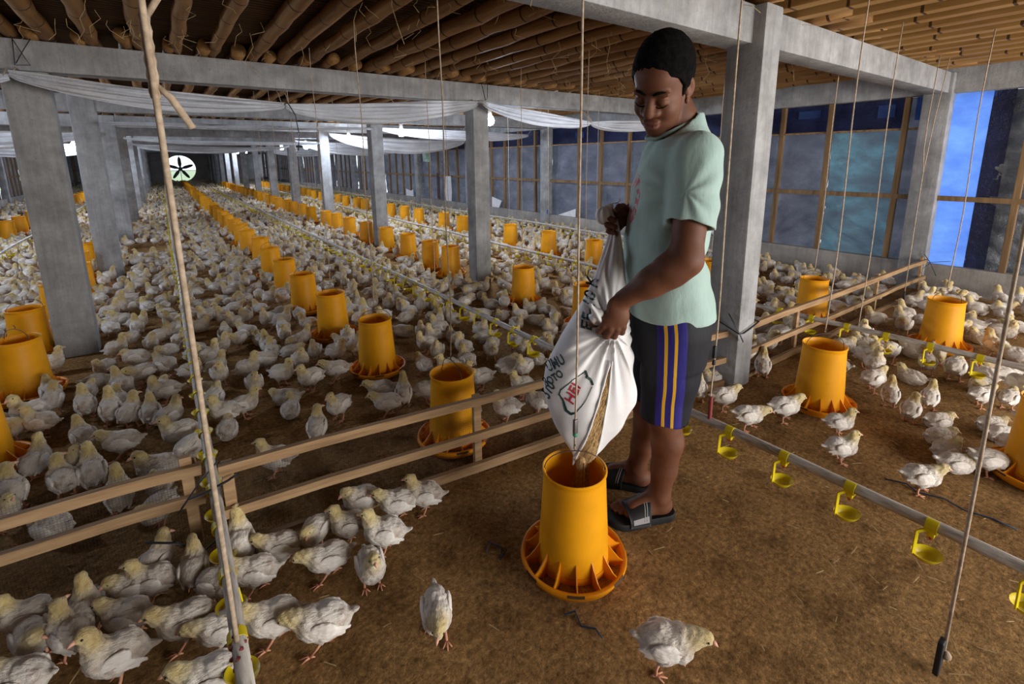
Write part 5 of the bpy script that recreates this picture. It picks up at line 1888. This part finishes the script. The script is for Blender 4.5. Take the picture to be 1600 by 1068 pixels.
# ------------------------------------------------------------------ young white chickens
def plumage():
    m, nt, b = new_mat('white_and_yellow_down')
    t = tex(nt, 26, 5, 0.65)
    oi = nt.nodes.new('ShaderNodeObjectInfo')
    r = ramp(nt, [(0.28, (0.48, 0.37, 0.31)), (0.42, (0.66, 0.58, 0.52)), (0.52, (0.82, 0.76, 0.70)), (0.72, (0.90, 0.87, 0.82))])
    nt.links.new(t.outputs[0], r.inputs[0])
    ry = ramp(nt, [(0.3, (0.58, 0.42, 0.11)), (0.55, (0.80, 0.63, 0.20)), (0.75, (0.88, 0.74, 0.30))])
    nt.links.new(t.outputs[0], ry.inputs[0])
    at = nt.nodes.new('ShaderNodeAttribute'); at.attribute_name = 'down'
    c = mix(nt, r.outputs[0], ry.outputs[0], at.outputs['Fac'])
    # each bird a little lighter or dustier than the next
    rr = ramp(nt, [(0.0, (0.80, 0.76, 0.72)), (0.5, (0.95, 0.93, 0.91)), (1.0, (1, 1, 1))])
    nt.links.new(oi.outputs['Random'], rr.inputs[0])
    x = nt.nodes.new('ShaderNodeMix'); x.data_type = 'RGBA'; x.blend_type = 'MULTIPLY'; x.inputs[0].default_value = 1
    nt.links.new(c, x.inputs[6]); nt.links.new(rr.outputs[0], x.inputs[7])
    nt.links.new(x.outputs[2], b.inputs['Base Color'])
    b.inputs['Roughness'].default_value = 0.95
    b.inputs['Specular IOR Level'].default_value = 0.1
    b.inputs['Sheen Weight'].default_value = 0.25
    t2 = tex(nt, 150, 4, 0.7, (0.35, 1, 1))
    bump(nt, b, t2.outputs[0], 1.0, 0.008)
    return m


M['plumage'] = plumage()
M['wing'] = noisy('white_wing_feathers', [(0.3, (0.58, 0.50, 0.45)), (0.5, (0.82, 0.77, 0.72)), (0.7, (0.91, 0.89, 0.85))], 20, 0.9, (0.4, 1, 2.0), bstr=0.8, bdist=0.004, bscale=90, sheen=0.2)
M['beak'] = noisy('pink_horn', [(0.3, (0.62, 0.30, 0.20)), (0.7, (0.78, 0.46, 0.34))], 60, 0.5, bstr=0)
M['leg_skin'] = noisy('pink_leg_skin', [(0.3, (0.50, 0.22, 0.13)), (0.7, (0.70, 0.36, 0.23))], 60, 0.6, bstr=0.3, bdist=0.001, bscale=500)
M['eye'] = plain('dark_bird_eye', (0.006, 0.004, 0.004), 0.12, 0.6)

#        body z, pitch, neck end,            head pitch, leg shift L/R (x), sit, yaw of head
POSES = {
    'alert': (0.090, 0.22, (0.048, 0.0, 0.160), 0.10, (0.004, -0.004), False, 0.0),
    'tall': (0.092, 0.42, (0.040, 0.0, 0.177), 0.05, (0.000, 0.004), False, 0.5),
    'walk': (0.088, 0.10, (0.070, 0.0, 0.130), 0.25, (0.024, -0.022), False, 0.0),
    'stride': (0.088, 0.05, (0.084, 0.0, 0.115), 0.35, (0.034, -0.030), False, -0.3),
    'peck': (0.084, -0.22, (0.086, 0.0, 0.066), 1.0, (0.008, -0.010), False, 0.0),
    'tuck': (0.086, 0.15, (0.050, 0.0, 0.122), 0.2, (0.0, 0.006), False, 0.7),
    'back': (0.088, 0.18, (0.044, 0.0, 0.158), 0.0, (0.004, 0.0), False, -1.3),
    'sit': (0.046, 0.08, (0.050, 0.0, 0.100), 0.15, (0, 0), True, 0.4),
    'rest': (0.044, 0.0, (0.062, 0.0, 0.076), 0.3, (0, 0), True, -0.5),
}


def chick_parts(pose, res):
    zc, pt, N, hp, legs, sit, hy = POSES[pose]
    N = np.array(N)
    cp, sp = math.cos(pt), math.sin(pt)
    def B(x, y, z):                                   # body frame -> chick frame
        return np.array([x * cp - z * sp, y, zc + x * sp + z * cp])
    Rb = np.array([[cp, 0, sp], [0, 1, 0], [-sp, 0, cp]])
    f = Field((-0.125, -0.062, -0.004), (0.135, 0.062, 0.215), res)
    f.ell(B(-0.006, 0, 0.001), (0.064, 0.0460, 0.0460), Rb, 0.01)
    f.ell(B(0.030, 0, -0.002), (0.037, 0.0405, 0.0430), Rb, 0.014)
    f.ell(B(-0.042, 0, 0.004), (0.036, 0.0330, 0.0310), Rb, 0.014)
    f.cone(B(-0.060, 0, 0.010), B(-0.094, 0, 0.024), 0.017, 0.0075, 0.01, sq=((0, 0, 1), 0.7))
    nb = B(0.040, 0, 0.016)
    mid = (nb + N) / 2 + np.array([0.006, 0, 0.002])
    f.chain([nb, mid, N], [0.0285, 0.0215, 0.0175], 0.014)
    hd = np.array([math.cos(hp) * math.cos(hy), math.cos(hp) * math.sin(hy), -math.sin(hp)])
    hc = N + np.array([0.004, 0, 0.006]) + hd * 0.006
    side = np.array([-math.sin(hy), math.cos(hy), 0])
    upv = np.cross(hd, side)
    Rh = np.stack([hd, side, upv])
    f.ell(hc, (0.0205, 0.0165, 0.0168), Rh, 0.008)
    f.ell(hc + hd * 0.012 - upv * 0.003, (0.011, 0.0095, 0.009), Rh, 0.006)
    if sit:
        f.ell(B(-0.01, 0, -0.016), (0.060, 0.043, 0.028), Rb, 0.012)
    else:
        for s in (-1, 1):
            f.cone(B(-0.008, s * 0.024, -0.018), np.array([legs[0 if s > 0 else 1] * 0.35 - 0.010, s * 0.022, 0.047]), 0.021, 0.0085, 0.012)
    V, Q = f.mesh()
    V = relax(V, Q, 1, 0.4)
    n = vnormals(V, Q)
    if res < 0.005:
        V = V + n * (0.0016 * wob(V, 150, 1) + 0.0013 * wob(V, 380, 2))[:, None]
    elif res < 0.01:
        V = V + n * (0.0012 * wob(V, 200, 1))[:, None]
    # how much yellow down: head and neck fully, breast a little
    ax = (N - nb)
    tt = ((V - nb) @ ax) / (ax @ ax)
    d = np.linalg.norm(V - (nb + np.clip(tt, 0, 1)[:, None] * ax), axis=1)
    near = np.clip(1.3 - d / 0.034, 0, 1)
    down = np.clip(0.4 + 1.1 * tt, 0, 1) * near
    down = np.maximum(down, np.clip(1.4 - np.linalg.norm(V - hc, axis=1) / 0.026, 0, 1))
    out = {'body': (V, Q, down)}
    # wings
    def wing(s):
        g = Field((-0.12, -0.075, -0.004), (0.08, 0.075, 0.17), res)
        a = 0.16 + pt
        Rw = np.array([[math.cos(a), 0, math.sin(a)], [0, 1, 0], [-math.sin(a), 0, math.cos(a)]])
        Rw = Rw @ np.array(Matrix.Rotation(-s * 0.05, 3, 'Z'))
        g.ell(B(-0.004, s * 0.0385, 0.006), (0.043, 0.0095, 0.025), Rw, 0.006)
        g.cone(B(-0.026, s * 0.0385, 0.004), B(-0.074, s * 0.026, -0.002), 0.0155, 0.006, 0.01, sq=((0, 1, 0), 0.5))
        g.cone(B(-0.020, s * 0.040, -0.008), B(-0.060, s * 0.031, -0.014), 0.011, 0.005, 0.008, sq=((0, 1, 0), 0.5))
        return g.mesh()
    for s, nm in ((1, 'wl'), (-1, 'wr')):
        V, Q = wing(s)
        if res < 0.005:
            V = V + vnormals(V, Q) * (0.0006 * np.sin((V[:, 2] + 0.25 * V[:, 0]) * 700) + 0.0006 * wob(V, 400, 5))[:, None]
        out[nm] = (V, Q)
    bk = MB()
    b0, b1 = hc + hd * 0.017 - upv * 0.001, hc + hd * 0.0355 - upv * 0.0065
    bk.tube([b0, (b0 * 0.45 + b1 * 0.55) + upv * 0.0012, b1], [0.0068, 0.0048, 0.0009], 8 if res < 0.005 else 5)
    out['beak'] = bk
    for s, nm in ((1, 'el'), (-1, 'er')):
        out[nm] = MB().ball(hc + hd * 0.0075 + side * (s * 0.0158) + upv * 0.0025, 0.0031, 8)
    for s, nm in ((1, 'll'), (-1, 'lr')):
        lg = MB()
        dx = legs[0 if s > 0 else 1]
        if sit:
            continue
        ft = np.array([dx, s * 0.025, 0.005])
        hk = np.array([dx * 0.35 - 0.012, s * 0.022, 0.046])
        k = 7 if res < 0.005 else 4
        lg.tube([hk, hk * 0.5 + ft * 0.5 + np.array([-0.002, 0, 0]), ft], [0.0052, 0.0040, 0.0045], k)
        for an, L in ((0.0, 0.030), (0.62, 0.024), (-0.62, 0.024), (math.pi, 0.013)):
            e = ft + np.array([math.cos(an) * L, math.sin(an) * L, -0.0030])
            lg.tube([ft, (ft + e) / 2 + np.array([0, 0, 0.0015]), e], [0.0040, 0.0030, 0.0014], 6 if res < 0.005 else 3)
        out[nm] = lg
    return out


def with_down(me, down):
    a = me.attributes.new('down', 'FLOAT', 'POINT')
    a.data.foreach_set('value', np.asarray(down, dtype=np.float32))
    return me


def chick_joined(pose, res):
    """all of one small far chick as arrays: vertices, quads/tris, material index, down"""
    P = chick_parts(pose, res)
    V, Q, d = P['body']
    vs, dn, quads, mi = [V], [d], [Q], [np.zeros(len(Q), int)]
    n = len(V)
    for nm in ('wl', 'wr'):
        V2, Q2 = P[nm]
        vs.append(V2); dn.append(np.zeros(len(V2))); quads.append(Q2 + n); mi.append(np.ones(len(Q2), int)); n += len(V2)
    for nm, m in (('beak', 2), ('ll', 3), ('lr', 3), ('el', 4), ('er', 4)):
        if nm not in P: continue
        if res > 0.009 and nm in ('el', 'er'): continue
        b = P[nm]
        V2 = np.array(b.v)
        q = []
        for fc in b.f:
            if len(fc) == 4: q.append(fc)
            elif len(fc) == 3: q.append((fc[0], fc[1], fc[2], fc[2]))
            else:
                for i in range(1, len(fc) - 1): q.append((fc[0], fc[i], fc[i + 1], fc[i + 1]))
        q = [t for t in q if t[2] != t[3]]                      # caps are never seen
        vs.append(V2); dn.append(np.zeros(len(V2)))
        quads.append(np.array(q) + n); mi.append(np.full(len(q), m)); n += len(V2)
    return np.concatenate(vs), np.concatenate(quads), np.concatenate(mi), np.concatenate(dn)


BIRD_MATS = None
# ------------------------------------------------------------------ the flock
# x, y, heading, pose, scale, label
HAND = [
(-0.052, 1.146, 2.82, 'walk', 1.1, 'white chick at the bottom edge facing left, right against the drinker pipe cord'),
(-0.236, 1.34, 3.05, 'tall', 1.12, 'big upright white chick at lower left with its head turned left, tail right'),
(-0.412, 1.41, 2.55, 'walk', 1.05, 'white chick cut by the bottom left corner, white tail to the right'),
(-0.334, 1.489, 2.12, 'back', 1.05, 'white chick with yellow nape, left of the big upright one'),
(-0.413, 1.535, -1.24, 'tuck', 1.0, 'white chick with tucked head, second from the left picture edge at the bottom'),
(-0.436, 1.623, 2.83, 'alert', 1.0, 'white chick at the left picture edge, last of the pen group'),
(-0.312, 1.545, 1.54, 'tall', 1.0, 'chick with a tall yellow neck facing away, rear left of the pen group'),
(-0.22, 1.468, 2.56, 'walk', 1.0, 'low white chick walking left behind the big upright one'),
(-0.091, 1.347, 2.87, 'walk', 1.12, 'large white chick facing left with plain dark eye, middle of the pen group'),
(-0.018, 1.277, 2.92, 'stride', 1.0, 'chick leaning low under the pipe cord behind the bottom edge one'),
(-0.167, 1.562, 2.76, 'alert', 1.0, 'white chick facing left, upper of the two heads beside each other in the pen group'),
(-0.214, 1.576, 2.92, 'tuck', 1.0, 'white chick just behind the lower of the two heads beside each other'),
(-0.157, 1.643, 0.95, 'back', 1.0, 'dusty chick with a tall grey-yellow neck turned right, at the back of the pen group'),
(-0.066, 1.54, 1.45, 'alert', 1.0, 'yellow-necked chick facing away left of the drinker pipe, near the fence posts'),
(-0.012, 1.442, -0.74, 'tuck', 1.0, 'white chick half hidden behind the near drinker pipe'),
(-0.264, 1.598, -0.99, 'rest', 0.95, 'chick with only its yellow head showing between two standing ones'),
(0.058, 1.558, 1.51, 'tall', 1.0, 'chick facing away with a tall pale yellow nape, just right of the drinker pipe'),
(0.077, 1.416, 2.69, 'walk', 1.05, 'white chick facing left with its back to the pipe cups, right of the pipe'),
(0.147, 1.517, -1.07, 'rest', 1.0, 'chick with its head tucked down in the row right of the pipe'),
(0.156, 1.48, 2.77, 'walk', 1.0, 'white chick stretching left in front of the head-tucked one'),
(0.26, 1.478, -2.39, 'tuck', 1.0, 'greyish chick looking at the camera, front middle of the pen group'),
(0.265, 1.34, 2.89, 'stride', 1.05, 'chick bending forward to the left with a pink lowered beak'),
(0.36, 1.437, 2.64, 'alert', 1.0, 'white chick facing left in the group by the fence, third from its right end'),
(0.439, 1.332, 2.57, 'alert', 1.1, 'large chick facing left with a raised white tail, near the bare litter'),
(0.433, 1.536, 2.79, 'tuck', 0.95, 'chick half hidden behind the one with the raised tail'),
(0.529, 1.442, 2.64, 'walk', 1.05, 'chick facing left, second from the right end of the pen group'),
(0.623, 1.419, 2.57, 'alert', 1.05, 'rightmost white chick of the pen group standing with head up, facing left'),
(0.359, 1.229, -1.66, 'alert', 1.05, 'white chick walking toward the camera between the group and the lone white one'),
(0.095, 1.219, 2.79, 'walk', 1.1, 'chick facing left, half hidden behind the large white walking one'),
(0.195, 1.128, 2.72, 'stride', 1.15, 'large white chick walking left with pink legs and raised tail, bottom centre'),
(0.45, 0.984, -1.95, 'stride', 1.05, 'lone white chick with lowered head coming straight at the camera'),
(0.868, 0.565, -0.75, 'stride', 1.15, 'lone chick running right on the bare litter at the bottom, yellow head forward'),
(0.228, 1.972, 2.58, 'alert', 1.0, 'chick standing right behind the top fence rail, facing left'),
(0.429, 2.114, 1.25, 'back', 1.0, 'chick facing away with its head turned right, behind the fence on bare litter'),
(0.564, 2.251, -2.58, 'alert', 1.0, 'upright chick facing left on the bare litter beyond the fence'),
(0.377, 2.429, 1.35, 'sit', 1.0, 'chick sitting alone with its back to the camera beyond the fence'),
(0.767, 2.137, 2.69, 'walk', 1.0, 'chick walking left with pink legs, in front of the feeder with a clear pan'),
(0.869, 2.17, 1.14, 'tall', 1.0, 'chick facing away right of the walking one by the clear feeder pan'),
(0.793, 2.294, 2.92, 'walk', 1.0, 'chick half hidden behind the walking one by the clear feeder pan'),
(0.107, 2.521, 2.7, 'alert', 1.0, 'chick facing left just right of the drinker pipe, the front one of three'),
(0.102, 2.41, 1.43, 'rest', 1.0, 'chick with its back turned and head down, below the three by the pipe'),
(0.196, 2.55, -0.2, 'alert', 0.95, 'chick facing right, rear one of the three by the pipe'),
(-0.157, 2.243, 2.77, 'sit', 1.15, 'large white chick facing left, sitting just behind the left fence rail'),
(-0.359, 2.294, 1.72, 'tall', 1.05, 'chick with tall yellow neck facing away behind the left fence panel, middle one'),
(-0.444, 2.303, 1.93, 'back', 1.05, 'chick behind the left fence panel with its yellow head turned away left'),
(-0.552, 2.523, 1.25, 'tall', 1.0, 'chick with yellow nape at the left, second from the cut-off orange pan'),
(-0.587, 2.317, 1.84, 'back', 1.1, 'chick at the left picture edge, just behind the fence rail'),
(-0.266, 2.071, 1.62, 'tall', 1.0, 'chick seen between the two left fence rails, facing away'),
(-0.455, 2.076, 2.39, 'rest', 1.0, 'chick lying between the two left fence rails'),
(-0.598, 2.926, 2.7, 'alert', 1.0, 'chick facing left with yellow head and pink legs, right of the left-edge feeder pan'),
(-0.708, 2.951, -0.78, 'tuck', 1.0, 'chick in front of the dark feeder at the left picture edge'),
(-0.421, 2.651, 1.95, 'alert', 1.0, 'chick with yellow head facing left in the left flock, front row'),
(-0.28, 2.489, 2.79, 'walk', 1.05, 'chick facing left in the left flock, third in front row from the pipe'),
(-0.339, 2.863, 1.63, 'tall', 1.05, 'chick standing tall with a yellow nape in the middle of the left flock'),
(-0.262, 2.777, 1.24, 'back', 1.05, 'chick leaning right beside the tall-necked one of the left flock'),
(-0.447, 3.009, 1.78, 'tall', 1.0, 'chick with tall yellow neck left of the tall-necked one of the left flock'),
(-0.076, 2.429, -3.13, 'alert', 1.05, 'chick facing left against the drinker pipe, behind the large sitting one'),
(-0.112, 2.637, 0.67, 'back', 1.0, 'chick just left of the drinker pipe with its neck turned away'),
(-0.182, 2.717, 1.54, 'alert', 1.0, 'chick facing away left of the drinker pipe, second from it'),
(2.143, 0.65, -0.73, 'alert', 1.05, 'chick standing clear facing right, between the near pipe and the right flock'),
(2.171, 0.395, -0.77, 'walk', 1.1, 'chick walking right on open litter, nearest of the right flock'),
(2.076, 1.006, -0.68, 'stride', 1.0, "chick striding right beside the pipe and the man's column"),
(2.284, 0.941, -0.55, 'walk', 1.05, 'chick facing right in front of the open right feeder'),
(2.36, 0.735, -0.85, 'alert', 1.0, 'chick facing right against the pan of the open right feeder'),
(2.154, 1.174, -0.46, 'walk', 1.0, "chick facing right at the foot of the man's column"),
(2.121, 1.297, 0.62, 'alert', 1.0, "chick facing away left of the foot of the man's column"),
(2.364, 1.368, 3.01, 'sit', 1.0, "yellowish chick pressed to the man's column, behind the one facing away"),
(2.666, 1.241, 0.47, 'tall', 1.0, "chick facing away just right of the man's column"),
(2.967, 0.8, -0.28, 'walk', 1.05, 'chick walking right behind the open right feeder'),
(2.843, 0.689, 0.27, 'tall', 1.05, 'chick standing with its back to the camera, right of the open right feeder'),
(2.747, 0.58, 0.01, 'back', 1.05, 'white chick with neck turned away, in front of the pair right of the open feeder'),
(2.969, 0.562, 0.08, 'tall', 1.0, 'chick touching the back of the neck-turned one, farther away'),
(3.205, 0.417, -0.48, 'walk', 1.05, 'chick facing right under a yellow drip cup of the right pipe'),
(3.277, 0.331, -0.18, 'tuck', 1.05, 'chick at the right picture edge beside the one under the drip cup'),
(2.799, 0.486, -0.56, 'rest', 1.05, 'farthest of the four chicks lying in a heap in the right flock'),
(2.639, 0.444, -0.56, 'rest', 1.05, 'second of the four chicks lying in a heap in the right flock'),
(2.536, 0.4, -0.5, 'sit', 1.0, 'third of the four chicks lying in a heap in the right flock'),
(2.447, 0.351, -0.82, 'rest', 1.1, 'nearest of the four chicks lying in a heap in the right flock'),
(2.512, 0.272, -0.85, 'peck', 1.1, 'chick with ruffled white tail bending down, left of the orange pan at the right edge'),
(2.744, 0.234, -0.84, 'walk', 1.05, 'chick behind the orange pan at the right picture edge'),
(2.951, 0.332, -0.56, 'rest', 1.05, 'chick lying at the right, near the rope, upper of two'),
(2.878, 0.284, -0.74, 'rest', 1.05, 'chick lying at the right, near the rope, lower of two'),
]
CH = Vector((1.0, 0, 0))
MATS = [M['plumage'], M['wing'], M['beak'], M['leg_skin'], M['eye']]
proto, small = {}, {}


def prototype(pose):
    """an Empty with the parts of one bird, used once and copied afterwards"""
    if pose not in proto:
        P = chick_parts(pose, 0.0034)
        V, Q, d = P['body']
        parts = [('body', with_down(mesh_from('body', V, Q, M['plumage']), d), None)]
        for nm in ('wl', 'wr'):
            parts.append(('wing', mesh_from('wing', P[nm][0], P[nm][1], M['wing']), None))
        parts.append(('beak', P['beak'].mesh('beak', M['beak'], True), 'pink beak'))
        for nm in ('el', 'er'): parts.append(('eye', P[nm].mesh('eye', M['eye'], True), None))
        for nm in ('ll', 'lr'):
            if nm in P: parts.append(('leg', P[nm].mesh('leg', M['leg_skin'], True), 'pink leg with three front toes'))
        proto[pose] = parts
    return proto[pose]


NCH = [0]


def chick(x, y, a, pose, s, label, detail=True, group='white chicks on the litter'):
    NCH[0] += 1
    if detail:
        t = empty('chick', (x, y, 0), a)
        t.scale = (s, s, s)
        for nm, me, lb in prototype(pose):
            o = link(nm, me, t)
            if lb: o['label'] = lb
    else:
        if pose not in small:
            V, Q, mi, dn = chick_joined(pose, 0.0055)
            small[pose] = with_down(mesh_from('small_chick', V, Q, MATS, mi), dn)
        t = link('chick', small[pose])
        t.location, t.rotation_euler, t.scale = (x, y, 0), (0, 0, a), (s, s, s)
    return tag(t, label, 'chick', group)


def fence_y(x):
    return 1.79 - 0.09 * (x + 0.95) if x < 0.03 else (1.605 - 0.123 * (x - 0.03) if x < 2.45 else 1.28)


def density(x, y):
    if fence_y(x) - 0.12 > y and -1.2 < x < -0.02 and 1.15 < y: return 0.0
    f = fence_y(x)
    if y < f + 0.10:
        if x < 1.75 or y > f - 0.10: return 0.0
        if x < 2.95: return 0.0
        if x < 3.35: return 1.0 if y > 0.85 else (0.5 if y > 0.6 else 0.1)
        return 1.0 if y > 0.5 else 0.7
    if x < 0.0:
        if y < 2.05: return 0.25
        if y < 2.7: return 0.6
        if (x + 0.2) ** 2 + ((y - 8.4) * 0.5) ** 2 < 0.12: return 0.0
        return 1.0
    if x < 0.95 and y < 2.45: return 0.05
    if x < 2.3 and y < 2.15: return 0.35
    if 0.2 < x < 1.2 and y < 2.9: return 0.45
    return 1.0


rc = random.Random(11)
placed = {}


def free(x, y, r):
    cx, cy = int(math.floor(x / 0.2)), int(math.floor(y / 0.2))
    for i in (-1, 0, 1):
        for j in (-1, 0, 1):
            for (px, py) in placed.get((cx + i, cy + j), ()):
                if (px - x) ** 2 + (py - y) ** 2 < r * r: return False
    return True


def put(x, y):
    placed.setdefault((int(math.floor(x / 0.2)), int(math.floor(y / 0.2))), []).append((x, y))


FG = {}
for fx, fy in FEEDERS: FG.setdefault((int(fx // 1), int(fy // 1)), []).append((fx, fy))


def clear(x, y):
    for i in (-1, 0, 1):
        for j in (-1, 0, 1):
            for fx, fy in FG.get((int(x // 1) + i, int(y // 1) + j), ()):
                if (fx - x) ** 2 + (fy - y) ** 2 < 0.225 ** 2: return False
    for cx0, cx1 in ((-0.695, -0.485), (2.39, 2.66), (5.70, 6.0), (-4.2, -3.80)):
        if cx0 - 0.10 < x < cx1 + 0.10:
            k = round((y - 0.1 - 1.2856) / 2.7507)
            if abs(y - 0.1 - ROW(k)) < 0.24: return False
    if abs(x) > 0 and not (-3.80 < x < 5.66): return False
    f = fence_y(x)
    return abs(y - f) > 0.11


def project(x, y, z=0.08):
    d = Vector((x, y, z - 1.25))
    w = d.dot(fw)
    if w < 0.1: return None
    return 800 + F_PX * d.dot(r2) / w, 398.74 - F_PX * d.dot(u2) / w, w


for h in HAND: put(h[0], h[1])
crowd = []
WEI = [('alert', 24), ('tall', 30), ('back', 16), ('tuck', 10), ('walk', 12), ('sit', 10), ('rest', 7), ('peck', 5)]
BAG = [p for p, w in WEI for _ in range(w)]
y = 0.05
cells = []
for iy in range(0, 1885):
    yy = iy * 0.02
    n = 32 if yy < 12 else 20
    nx = int(9.4 * 0.02 * n * 2.1) + 1
    for k in range(nx):
        x, y = rc.uniform(-3.75, 5.6), yy + rc.uniform(0, 0.02)
        if rc.random() > density(x, y) * (1.0 if y < 9 else 0.8): continue
        pr_ = project(x, y)
        if pr_ is None or not (-60 < pr_[0] < 1660 and pr_[1] < 1150): continue
        if not clear(x, y) or not free(x, y, rc.uniform(0.09, 0.14)): continue
        put(x, y)
        crowd.append((x, y, pr_))

POSEW = {'alert': 'standing alert', 'tall': 'stretching its neck up', 'back': 'looking aside', 'tuck': 'with tucked neck', 'walk': 'walking',
         'sit': 'sitting', 'rest': 'lying low', 'peck': 'pecking the litter'}
MARKS = [('the fenced feeder', 0.925, 1.743), ('the clear-pan feeder behind the fence', 0.914, 2.66), ('the fourth long-row feeder', 0.87, 3.41), ('the fifth long-row feeder', 0.87, 4.16),
         ('the sixth long-row feeder', 0.87, 4.92), ('the big leaning left column', -0.59, 4.15), ('the left-edge feeder', -0.76, 3.5), ('the feeder beside the leaning left column', -0.76, 4.25),
         ('the cut-off left pan', -0.76, 2.71), ('the left fence posts', 0.0, 1.75), ('the left fence panel end', -0.6, 1.9), ('the middle column', 2.58, 4.12),
         ("the man's column", 2.46, 1.35), ('the feeder behind the man', 2.43, 1.66), ('the feeder left of the sack', 2.43, 2.46), ('the feeder before the middle column', 2.43, 3.22),
         ('the open right feeder', 2.56, 0.905), ('the big right-wall feeder', 4.0, 0.76), ('the feeder behind the right rails', 3.95, 1.52),
         ('the near wall column', 5.75, 1.3), ('the orange pan at the right edge', 2.62, 0.14), ('the third right-wall feeder', 3.95, 2.38), ('the fourth right-wall feeder', 3.95, 3.1),
         ('the pipe cord beyond the fence', 0.01, 3.5), ('the middle pipe cord', 1.68, 3.4), ('the right pipe cord', 3.38, 1.02), ('the forked cord', 4.78, 1.17),
         ('the bare litter behind the fence', 1.5, 2.1), ('the right flock\'s front', 3.4, 0.5)]


def hidden(u, v, y):
    if 850 < u < 1110 and v < 800 and y > 1.1: return True             # behind the man and his sack
    if 1105 < u < 1185 and v < 600 and y > 1.4: return True
    if 725 < u < 770 and v < 430 and y > 4.2: return True
    return not (4 < u < 1596 and v < 1064)


for (x, y, a, pose, s, lb) in HAND:
    chick(x, y, a, pose, s * (0.82 if y < fence_y(x) - 0.05 and x < 1.5 else (0.92 if x < 1.9 else (0.78 if y < 0.75 else 0.9))), lb)
crowd.sort(key=lambda c: c[2][2] + (60 if hidden(c[2][0], c[2][1], c[0] and c[1]) else 0))
NIND = 300 - len(HAND)
own = {}
for k, (x, y, p) in enumerate(crowd[:NIND]):
    m = min(range(len(MARKS)), key=lambda i: (MARKS[i][1] - x) ** 2 + (MARKS[i][2] - y) ** 2)
    own.setdefault(m, []).append((((MARKS[m][1] - x) ** 2 + (MARKS[m][2] - y) ** 2), x, y, k))
for m, lst in own.items():
    lst.sort()
    for r_, (_, x, y, k) in enumerate(lst):
        pose = rc.choice(BAG)
        a = rc.uniform(0, 6.283)
        chick(x, y, a, pose, rc.uniform(0.84, 1.0) * (1.0 if x < 2.6 else 1.05), f'white chick {POSEW[pose]}, {NTHX[r_] + " " if r_ else ""}nearest to {MARKS[m][0]}', k < 110)
# all the birds farther back, far too many and too small to tell apart
LOD = {}
for pose in POSES:
    for q, res in ((0, 0.0075), (1, 0.0115), (2, 0.015)):
        LOD[pose, q] = chick_joined(pose, res)
AV, AQ, AM, AD = [], [], [], []
n = 0
for (x, y, p) in crowd[NIND:]:
    pose = rc.choice(BAG)
    V, Q, mi, dn = LOD[pose, 0 if p[2] < 7 else (1 if p[2] < 14 else 2)]
    a, s = rc.uniform(0, 6.283), rc.uniform(0.84, 1.0)
    ca, sa = math.cos(a) * s, math.sin(a) * s
    W = np.empty_like(V)
    W[:, 0] = V[:, 0] * ca - V[:, 1] * sa + x
    W[:, 1] = V[:, 0] * sa + V[:, 1] * ca + y
    W[:, 2] = V[:, 2] * s
    AV.append(W.astype(np.float32)); AQ.append(Q + n); AM.append(mi); AD.append(dn)
    n += len(V)
fo = link('flock', with_down(mesh_from('flock', np.concatenate(AV), np.concatenate(AQ), MATS, np.concatenate(AM)), np.concatenate(AD)))
tag(fo, 'dense flock of white chicks filling the barn behind the nearer birds', 'flock', kind='stuff')
